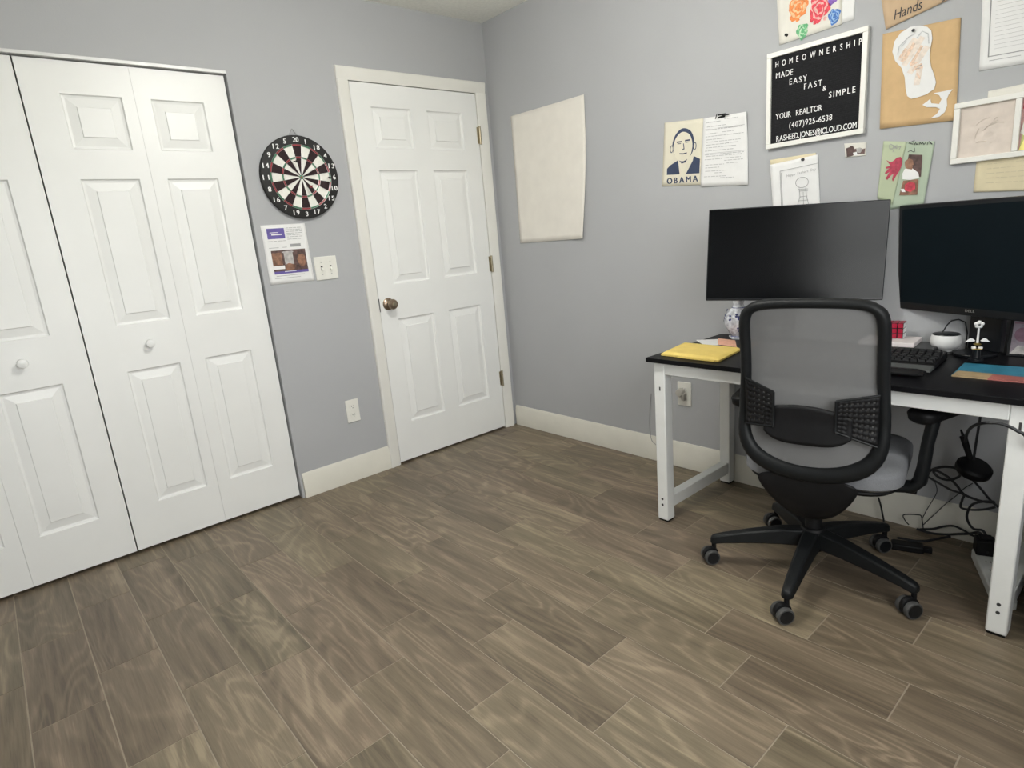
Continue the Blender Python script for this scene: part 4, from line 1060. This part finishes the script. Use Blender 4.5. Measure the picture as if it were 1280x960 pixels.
b.build('picture', [mat('lilac_picture', (.27, .23, .27), .4, vary=.3, scale=40), mat('plum_picture', (.22, .12, .17), .4, vary=.3, scale=40), 'photogrey'], pf, flip=False)

# ------------------------------------------------------------------ office chair (local X = forward, Y = left)
TH = .20
CH0 = Vector((-.550, -2.170, 0))
ch = thing('office_chair', 'black swivel office chair with grey mesh back pushed up to the desk', 'chair', tuple(CH0), TH)
def w2l(ang): return ang-TH
def lp(r, z, a): return Vector((a, -r-.014, z))
def adepth(z):
    pts = [(.30, -.18), (.44, -.202), (.52, -.192), (.62, -.180), (.72, -.186), (.85, -.208), (.985, -.240)]
    for (z0, a0), (z1, a1) in zip(pts, pts[1:]):
        if z <= z1: t = (z-z0)/(z1-z0); t = t; return a0+(a1-a0)*t
    return pts[-1][1]
half = [(0, .972), (.06, .972), (.115, .970), (.150, .963), (.172, .948), (.181, .925), (.184, .89), (.184, .83), (.185, .76), (.189, .69), (.193, .63), (.193, .58), (.186, .535), (.168, .500), (.140, .475), (.100, .457), (.050, .447), (0, .444)]
def smooth_loop(pts, it=2):
    for _ in range(it):
        out = []
        for i in range(len(pts)):
            p, q = pts[i], pts[(i+1) % len(pts)]
            out += [(.75*p[0]+.25*q[0], .75*p[1]+.25*q[1]), (.25*p[0]+.75*q[0], .25*p[1]+.75*q[1])]
        pts = out
    return pts
loop = smooth_loop(half+[(-r, z) for r, z in reversed(half[1:-1])], 1)
# backrest frame
b = MB()
radii = []
for r, z in loop:
    k = 0.0165 if z > .6 else .0165+.010*min(1, (.6-z)/.13)
    if z > .95: k = .015
    radii.append((k, .019))
b.tube([lp(r, z, adepth(z)) for r, z in loop], radii, 14, closed=True, flat=(1, 0, 0))
bf = b.build('back_frame', 'frameblk', ch, local=True, angle=60)
# mesh
def hwid(z):
    P = sorted([(zz, r) for r, zz in half])
    best = 0
    for (z0, r0), (z1, r1) in zip(P, P[1:]):
        if z0 <= z <= z1 and z1 > z0: best = max(best, r0+(r1-r0)*(z-z0)/(z1-z0))
    return best
b = MB(); zs = [.446+(.970-.446)*(0.5-.5*math.cos(PI*j/40)) for j in range(41)]
def mp(u, v):
    z = zs[int(round(v*40))]; hw = hwid(z); r = (2*u-1)*hw
    return lp(r, z, adepth(z)+.004-.018*(1-(2*u-1)**2)*min(1, hw/.18))
b.grid(mp, 16, 40); b.build('mesh_back', 'mesh', ch, local=True, flip=False)
# lumbar support with perforated wings (sits on the rear of the mesh)
def lum(r, z, e=0): return lp(r, z, adepth(z)-.038-.012*(1-(r/.19)**2)-e)
b = MB()
def lumtop(r): return .640-.012*(r/.07) if abs(r) < .075 else .62
def lpad(u, v):
    r = -.120+.240*u; s = r/.12
    top = .668-.022*s*s+(-.006*s); bot = .545+.030*s**4+.004
    return lum(r, bot+(top-bot)*v)
b.grid(lpad, 24, 10); b.build('lumbar_pad', 'black', ch, local=True, solid=.008, flip=False)
def wing(sgn, r0, r1, zb0, zb1, zt0, zt1, nu, nv):
    """perforated plate: r from r0 (inner) to r1 (at frame)"""
    b = MB()
    def P(u, v, e):
        r = r0+(r1-r0)*u; zb = zb0+(zb1-zb0)*u; zt = zt0+(zt1-zt0)*u
        return lum(sgn*r, zb+(zt-zb)*v, .006-.016*u+e)
    us = [0]; vs = [0]
    for i in range(nu): c = (i+1)/(nu+1); us += [c-.22/(nu+1), c+.22/(nu+1)]
    for i in range(nv): c = (i+1)/(nv+1); vs += [c-.20/(nv+1), c+.20/(nv+1)]
    us.append(1); vs.append(1)
    vsx = [P(u, v, 0) for v in vs for u in us]; W_ = len(us); fsx = []
    for j in range(len(vs)-1):
        for i in range(len(us)-1):
            if i % 2 == 1 and j % 2 == 1: continue
            fsx.append((j*W_+i, j*W_+i+1, (j+1)*W_+i+1, (j+1)*W_+i))
    b.add(vsx, fsx); b.build('perforated_wing', 'black', ch, local=True, solid=.005, flip=False)
    b = MB(); b.tube([P(0, t/8, 0) for t in range(9)], .004, 8); b.tube([P(t/8, 1, 0) for t in range(9)], .004, 8); b.tube([P(t/8, 0, 0) for t in range(9)], .004, 8)
    b.build('wing_rim', 'frameblk', ch, local=True)
wing(1, .078, .182, .600, .562, .692, .712, 7, 7)
wing(-1, .092, .180, .596, .590, .705, .738, 5, 7)
# back bracket sweeping to the mechanism
b = MB()
def sec(a, hw, z0, z1, n=16):
    return [Vector((a, hw*math.cos(2*PI*i/n)-(.012 if a < -.1 else .004), (z0+z1)/2+(z1-z0)/2*math.sin(2*PI*i/n))) for i in range(n)]
secs = [sec(-.206, .150, .405, .448), sec(-.204, .148, .375, .440), sec(-.190, .130, .318, .425), sec(-.15, .100, .262, .395), (sec(-.09, .075, .240, .370)), sec(.02, .070, .250, .370)]
vs = [p for s in secs for p in s]; n = 16
b.add(vs, [(k*n+i, k*n+(i+1) % n, (k+1)*n+(i+1) % n, (k+1)*n+i) for k in range(len(secs)-1) for i in range(n)]+[tuple(range(n)), tuple(range((len(secs)-1)*n, len(secs)*n))])
b.build('back_bracket', 'black', ch, local=True, sub=1, angle=80)
# seat
def rr_pts(cx, hx, hy, rad, n=8):
    out = []
    for sx, sy, a0 in ((1, 1, 0), (-1, 1, 90), (-1, -1, 180), (1, -1, 270)):
        for i in range(n+1):
            a = math.radians(a0+90*i/n); out.append((cx+sx*(hx-rad)+rad*math.cos(a), sy*(hy-rad)+rad*math.sin(a)))
    return out
def cushion(cx, hx, hy, rad, z0, z1, mt, name, e=.018):
    rings = [(0.012, z0), (0, z0+.010), (0, z1-e), (.004, z1-e*.5), (.014, z1-.002), (.05, z1+.002)]
    b = MB(); vs = []; K = None
    for ins, z in rings:
        p = rr_pts(cx, hx-ins, hy-ins, max(.02, rad-ins)); K = len(p)
        vs += [(x, y-.027, z-.012*max(0, (x-cx)/hx-.55)) for x, y in p]
    fs = [(k*K+i, k*K+(i+1) % K, (k+1)*K+(i+1) % K, (k+1)*K+i) for k in range(len(rings)-1) for i in range(K)]
    fs += [tuple(range(K)), tuple((len(rings)-1)*K+i for i in range(K))]
    b.add(vs, fs); return b.build(name, mt, ch, local=True, angle=50)
cushion(.065, .225, .230, .10, .392, .452, 'seatf', 'seat')
cushion(.065, .215, .218, .10, .372, .394, 'black', 'seat_pan', .008)
b = MB(); b.box(-.09, .13, -.075, .075, .275, .374); b.build('tilt_mechanism', 'black', ch, bevel=.012, local=True)
b = MB(); b.tube([(.05, -.07, .345), (.05, -.20, .340), (.05, -.25, .338)], .005, 8); b.obox((.05, -.262, .337), ((0, 1, 0), (1, 0, 0), (0, 0, 1)), (.022, .014, .005)); b.build('height_lever', 'black', ch, local=True)
# armrests
for s in (1, -1):
    r0 = .290 if s > 0 else .232
    b = MB(); b.tube([lp(s*.13, .365, .0), lp(s*.20, .362, .0), lp(s*(r0-.03), .372, .0), lp(s*(r0-.012), .395, 0), lp(s*(r0-.006), .44, .0), lp(s*r0, .52, .0), lp(s*(r0+.010), .592, .008)], [(.018, .028), (.018, .028), (.019, .028), (.020, .028), (.018, .027), (.017, .026), (.018, .026)], 14, flat=(1, 0, 0))
    ar = b.build('armrest', 'frameblk', ch, local=True)
    yw = -.45 if s > 0 else .05
    c = lp(s*(r0+.018), .606, .070); d = Vector((math.cos(yw), math.sin(yw), 0)); e = Vector((-d.y, d.x, 0))
    b = MB(); ring = rr_pts(0, .115, .043, .035); K = len(ring)
    vs = []
    for ins, z in ((.018, -.026), (.004, -.016), (0, .004), (.004, .012), (.014, .016)):
        vs += [c+d*x*(1-ins/.115)+e*y*(1-ins/.043)+Vector((0, 0, z)) for x, y in ring]
    b.add(vs, [(k*K+i, k*K+(i+1) % K, (k+1)*K+(i+1) % K, (k+1)*K+i) for k in range(4) for i in range(K)]+[tuple(range(K)), tuple(4*K+i for i in range(K))])
    b.build('arm_pad', 'black', ar, local=True, angle=50)
# gas lift
b = MB(); b.lathe([(.027, .085), (.027, .225), (.024, .235)], (0, 0, 0), (0, 0, 1), 24); b.build('column_sleeve', 'black', ch, local=True)
b = MB(); b.lathe([(.014, .23), (.014, .30)], (0, 0, 0), (0, 0, 1), 20); b.build('gas_piston', 'chrome', ch, local=True)
b = MB(); b.lathe([(.030, .088), (.042, .096), (.046, .120), (.044, .158), (.036, .172), (.028, .174)], (0, 0, 0), (0, 0, 1), 30); b.build('base_hub', 'black', ch, local=True)
AX = Vector((math.cos(math.radians(234.5)-TH), math.sin(math.radians(234.5)-TH), 0))
for deg in (119.1, 190.4, 261.4, 336.4, 46.5):
    a = math.radians(deg)-TH; d = Vector((math.cos(a), math.sin(a), 0)); e = Vector((-d.y, d.x, 0))
    b = MB(); S_ = []
    for r, hw, z0, z1 in ((.025, .034, .108, .166), (.10, .030, .106, .160), (.20, .026, .098, .140), (.29, .022, .086, .118), (.325, .019, .078, .108), (.337, .012, .078, .100)):
        S_.append([d*r-e*hw+Vector((0, 0, z0)), d*r+e*hw+Vector((0, 0, z0)), d*r+e*hw*.72+Vector((0, 0, z1)), d*r-e*hw*.72+Vector((0, 0, z1))])
    vs = [p for q in S_ for p in q]
    b.add(vs, [(k*4+i, k*4+(i+1) % 4, (k+1)*4+(i+1) % 4, (k+1)*4+i) for k in range(5) for i in range(4)]+[(0, 1, 2, 3), (20, 21, 22, 23)])
    b.build('base_arm', 'frameblk', ch, bevel=.006, local=True, angle=35)
    tr = AX.cross(Vector((0, 0, 1)))*.014
    c = d*.325+tr+Vector((0, 0, .0275))
    b = MB(); b.cyl(d*.325+Vector((0, 0, .045)), d*.325+Vector((0, 0, .085)), .008, n=14); b.lathe([(.012, -.010), (.027, -.008), (.029, 0), (.027, .008), (.012, .010)], c+Vector((0, 0, .008)), AX, 18)
    cs_ = b.build('caster', 'black', ch, local=True)
    for s in (-1, 1):
        b = MB(); o_ = c+AX*s*.0175
        b.lathe([(.0, -.0095), (.0215, -.0095), (.0215, .0095), (.0, .0095)], o_, AX, 26, 0)
        b.lathe([(.0215, -.0085), (.026, -.0085), (.0275, -.005), (.0275, .005), (.026, .0085), (.0215, .0085)], o_, AX, 26, 1)
        b.build('wheel', ['blackgl', 'tyre'], cs_, local=True)

# ------------------------------------------------------------------ under the desk
def spline(pts, n=10):
    P = [Vector(p) for p in pts]; P = [P[0]*2-P[1]]+P+[P[-1]*2-P[-2]]; out = []
    for i in range(1, len(P)-2):
        for k in range(n):
            t = k/n; a, b_, c, d = P[i-1], P[i], P[i+1], P[i+2]
            out.append(.5*((2*b_)+(c-a)*t+(2*a-5*b_+4*c-d)*t*t+(3*b_-a-3*c+d)*t**3))
    out.append(P[-2]); return out
def cable(name, pts, r, label, mt='cable', cat='cable'):
    b = MB(); b.tube(spline(pts), r, 7); o = b.build(name, mt); return tag(o, label, cat)
def U(u, v, x): return on(u, v, 0, x)
def UF(u, v, z=.006):
    q = on(u, v, 2, z)
    return q if q.x < -.035 else on(u, v, 0, -.035)
XC = -.075
cable('power_cable', [U(1229, 494, -.10), U(1228, 505, -.11), U(1224, 530, -.12), U(1220, 555, -.13), U(1217, 575, -.14)], .004, 'black cable hanging from under the desk to the round hub')
hb = thing('round_hub', 'round black hub hanging on a cable below the desk', 'hub', tuple(U(1217, 597, -.14)))
q = U(1217, 586, -.14)
b = MB(); b.lathe([(.046, -.016), (.052, -.010), (.053, 0), (.052, .010), (.044, .017), (0, .018)], q, (-.25, -.35, 1), 32); b.build('hub_body', 'black', hb)
b = MB(); p0 = U(1213, 574, -.14); p1 = U(1204, 545, -.14); p2 = U(1201, 537, -.14); b.cyl(p0, p1, .009, .011, n=12); b.cyl(p1, p2, .005, .003, n=10); b.build('plug', 'black', hb)
cable('arched_cable', [U(1207, 552, -.20), U(1209, 541, -.30), U(1216, 533, -.45), U(1228, 529, -.575), U(1240, 528.5, -.592), U(1250, 529.5, -.594), U(1262, 533.5, -.594), U(1272, 539, -.592), U(1284, 548, -.585), (-.54, -2.728, .52), (-.45, -2.722, .44), (-.36, -2.722, .30)], .0045, 'black cable arching up and over the right front desk leg')
cable('looped_cable', [U(1160, 590, XC), U(1168, 586, XC), U(1180, 583.5, XC), U(1194, 585, XC), U(1201, 590, XC), U(1198, 596, XC), U(1186, 600, XC), U(1174, 597, XC), U(1167, 590, XC), U(1172, 589, XC), U(1186, 597, XC), U(1196, 607, XC), U(1204, 617, XC), U(1216, 623, XC), U(1230, 627, XC), U(1244, 628, XC)], .0045, 'black cable forming an oval loop beside the round hub')
cable('diagonal_cable', [U(1160, 596, XC-.02), U(1172, 603, XC-.02), U(1188, 612, XC-.02), U(1204, 618, XC-.02), U(1203, 624, XC-.02), U(1201, 634, XC-.02), U(1212, 637, XC-.02), U(1228, 637, XC-.02), U(1244, 634, XC-.02)], .004, 'black cable slanting down from the armrest to a sharp bend')
cable('hub_cable', [U(1216, 600, -.12), U(1226, 611, -.11), U(1235, 622, -.10), U(1241, 628, -.09), U(1248, 634, -.09)], .004, 'black cable running from the round hub to behind the leg')
cable('drooping_cable', [U(1243, 627, XC-.03), U(1228, 627, XC-.03), U(1215, 631, XC-.03), U(1209, 642, XC-.03), U(1210, 652, XC-.03), U(1217, 661, XC-.03), U(1228, 663, XC-.04), (-.125, -2.572, .09)], .0042, 'black cable drooping into the plug block')
cable('floor_cable', [(-.17, -2.585, .055), UF(1226, 667), UF(1212, 667), UF(1198, 667.5), UF(1184, 668), UF(1168, 667), UF(1155, 664), UF(1146, 661)], .0045, 'thick black cable lying on the floor towards the power strip')
cable('wavy_cable', [UF(1226, 673), UF(1214, 668.5), UF(1203, 662), UF(1192, 657.5), UF(1180, 658), UF(1166, 661), UF(1150, 661.5)], .004, 'black cable rising in a low wave along the baseboard')
cable('thin_wire_loop', [U(1154, 660, -.05), U(1153, 652, -.05), U(1151.5, 645, -.05), U(1147, 643.5, -.05), U(1136, 643, -.05), U(1129, 644, -.05), U(1131, 650, -.05), U(1136, 656, -.05)], .002, 'thin black wire bent into a square loop by the baseboard')
cable('thin_wire', [U(1154, 656, -.045), U(1168, 643, -.04), U(1182, 630, -.04), U(1196, 619, -.04), U(1206, 610, -.04), U(1216, 604, -.05)], .0016, 'thin grey wire slanting up to the right behind the cables', 'cable')
cable('thin_curved_wire', [U(1152, 650, -.035), U(1158, 638, -.035), U(1166, 625, -.035), U(1171, 615, -.035), U(1170, 606, -.035), U(1166, 598, -.035)], .0014, 'thin grey wire curving up behind the armrest', 'cable')
cable('seat_cable', [U(1098, 622, -.06), U(1101, 632, -.055), U(1103, 642, -.055), U(1104.5, 650, -.055), U(1104, 656, -.06)], .0035, 'short black cable dropping behind the chair seat')
cable('wall_wire', [U(814, 492, -.006), U(812.5, 510, -.007), U(812, 528, -.008), U(813, 542, -.02), U(815, 551, -.02), U(820, 556, -.02)], .0015, 'thin grey wire down the wall left of the desk', 'greycable')
cable('plug_lead', [UF(1122, 672, .012), UF(1132, 674), UF(1144, 676), UF(1158, 676), UF(1174, 673), UF(1188, 670.5)], .0045, 'black lead trailing from the adapter on the floor')
pk = thing('power_adapter', 'black power adapter lying on the floor behind the chair base', 'power adapter', tuple(on(1134, 686, 2, 0)))
c = on(1134, 683, 2, .0136); d = Vector((.35, -.93, 0)).normalized(); e = Vector((-d.y, d.x, 0))
b = MB(); b.obox(c, (d, e, Vector((0, 0, 1))), (.050, .022, .0135)); b.build('adapter_body', 'black', pk, bevel=.006)
b = MB(); b.obox(c+d*.062-Vector((0, 0, .002)), (d, e, Vector((0, 0, 1))), (.013, .011, .009)); b.build('plug', 'black', pk, bevel=.003)
# power strip
st = thing('power_strip', 'white power strip on the floor behind the right front desk leg', 'power strip', (-.27, -2.635, 0))
d = Vector((-.258, -.107, 0)).normalized(); e = Vector((d.y, -d.x, 0)); e = e if e.y < 0 else -e; c0 = Vector((-.128, -2.532, 0))
cm = c0+d*.155+e*.030
b = MB(); b.obox(cm+Vector((0, 0, .019)), (d, e, Vector((0, 0, 1))), (.155, .029, .019)); b.build('strip_body', 'strip', st, bevel=.006)
b = MB()
for k in range(5):
    p = c0+d*(.035+.055*k)+e*.030+Vector((0, 0, .0384))
    for s in (-1, 1): b.obox(p+e*s*.006, (d, e, Vector((0, 0, 1))), (.004, .0012, .0005))
b.build('socket_slots', 'slot', st)
c = c0+d*.030+e*.030+Vector((0, 0, .066))
pb = thing('plug_block', 'dark plug block standing in the end of the white power strip', 'plug', tuple(c-Vector((0, 0, .0275))))
b = MB(); b.obox(c, (d, e, Vector((0, 0, 1))), (.026, .028, .0275)); b.build('block_body', 'black', pb, bevel=.005)
b = MB(); b.obox(c+Vector((0, 0, .031)), (d, e, Vector((0, 0, 1))), (.016, .018, .004)); b.build('block_cap', 'black', pb, bevel=.002)
# navy bin at the far right, enlarged out of view to block window light
nb = thing('storage_bag', 'navy fabric bag right of the desk leg, made oversize to shade the space under the desk', 'bag', (-.33, -2.95, 0))
b = MB(); vs = []; K = None
for ins, z in ((.02, .0), (.0, .03), (-.008, .25), (-.004, .56), (.01, .60)):
    p = rr_pts(0, .27-ins, .155-ins, .05); K = len(p); vs += [(-.325+x, -2.945+y, z) for x, y in p]
b.add(vs, [(k*K+i, k*K+(i+1) % K, (k+1)*K+(i+1) % K, (k+1)*K+i) for k in range(4) for i in range(K)]+[tuple(range(K)), tuple(4*K+i for i in range(K))])
b.build('bag_body', 'navybag', nb, angle=60)
b = MB()
for s in (-1, 1): b.tube(spline([(-.42, -2.945+s*.10, .59), (-.42, -2.945+s*.09, .67), (-.33, -2.945+s*.085, .70), (-.24, -2.945+s*.09, .67), (-.24, -2.945+s*.10, .59)], 6), .008, 8)
b.build('bag_handles', 'navybag', nb)

# ------------------------------------------------------------------ light
def area(name, loc, rot_, sx, sy, power, col):
    l = bpy.data.lights.new(name, 'AREA'); l.shape = 'RECTANGLE'; l.size = sx; l.size_y = sy; l.energy = power; l.color = col
    o = bpy.data.objects.new(name, l); COL.objects.link(o); o.location = loc; o.rotation_euler = rot_; return o
pl_ = area('window_portal', ((WX0+WX1)/2, RY-.115, (WZ0+WZ1)/2), (math.radians(90), 0, 0), WX1-WX0, WZ1-WZ0, 60, (1, 1, 1))
pl_.data.cycles.is_portal = True
LC = (-1.4, -1.58, H)
cl = thing('ceiling_light', 'white globe light on a short stem in the middle of the ceiling', 'ceiling light', LC)
b = MB(); b.lathe([(.07, 0), (.072, -.010), (.055, -.022), (.0, -.024)], LC, (0, 0, 1), 32); b.lathe([(.014, -.02), (.014, -.09), (.045, -.095), (.050, -.125)], LC, (0, 0, 1), 24); b.build('canopy_plate', 'wframe', cl)
b = MB(); b.lathe([(.11*math.sin(i*PI/14), -.225+.11*math.cos(i*PI/14)) for i in range(1, 15)], LC, (0, 0, 1), 28)
b.build('glass_globe', mat('lit_frosted_globe', (.85, .84, .80), .5, emit=(1, .985, .935, 105.0)), cl)
wd = bpy.data.worlds.new('sky'); scn.world = wd; wd.use_nodes = True
nt = wd.node_tree; bg = nt.nodes['Background']
tc = nt.nodes.new('ShaderNodeTexCoord'); sx = nt.nodes.new('ShaderNodeSeparateXYZ'); rp = nt.nodes.new('ShaderNodeValToRGB')
mr = nt.nodes.new('ShaderNodeMapRange'); mr.inputs['From Min'].default_value = -1; mr.inputs['From Max'].default_value = 1
nt.links.new(tc.outputs['Generated'], sx.inputs[0]); nt.links.new(sx.outputs['Z'], mr.inputs['Value']); nt.links.new(mr.outputs[0], rp.inputs['Fac'])
e = rp.color_ramp.elements; e[0].position = .46; e[0].color = (.26, .27, .22, 1); e[1].position = .53; e[1].color = (.985, 1, .985, 1)
nt.links.new(rp.outputs['Color'], bg.inputs[0]); bg.inputs[1].default_value = 9.7      # bright overcast sky over a dim garden

scn.view_settings.view_transform = 'Standard'; scn.view_settings.look = 'None'
scn.view_settings.exposure = 0.0; scn.view_settings.gamma = 1.0; scn.view_settings.use_curve_mapping = False
for o in bpy.data.objects:
    if '_w' in o: del o['_w']
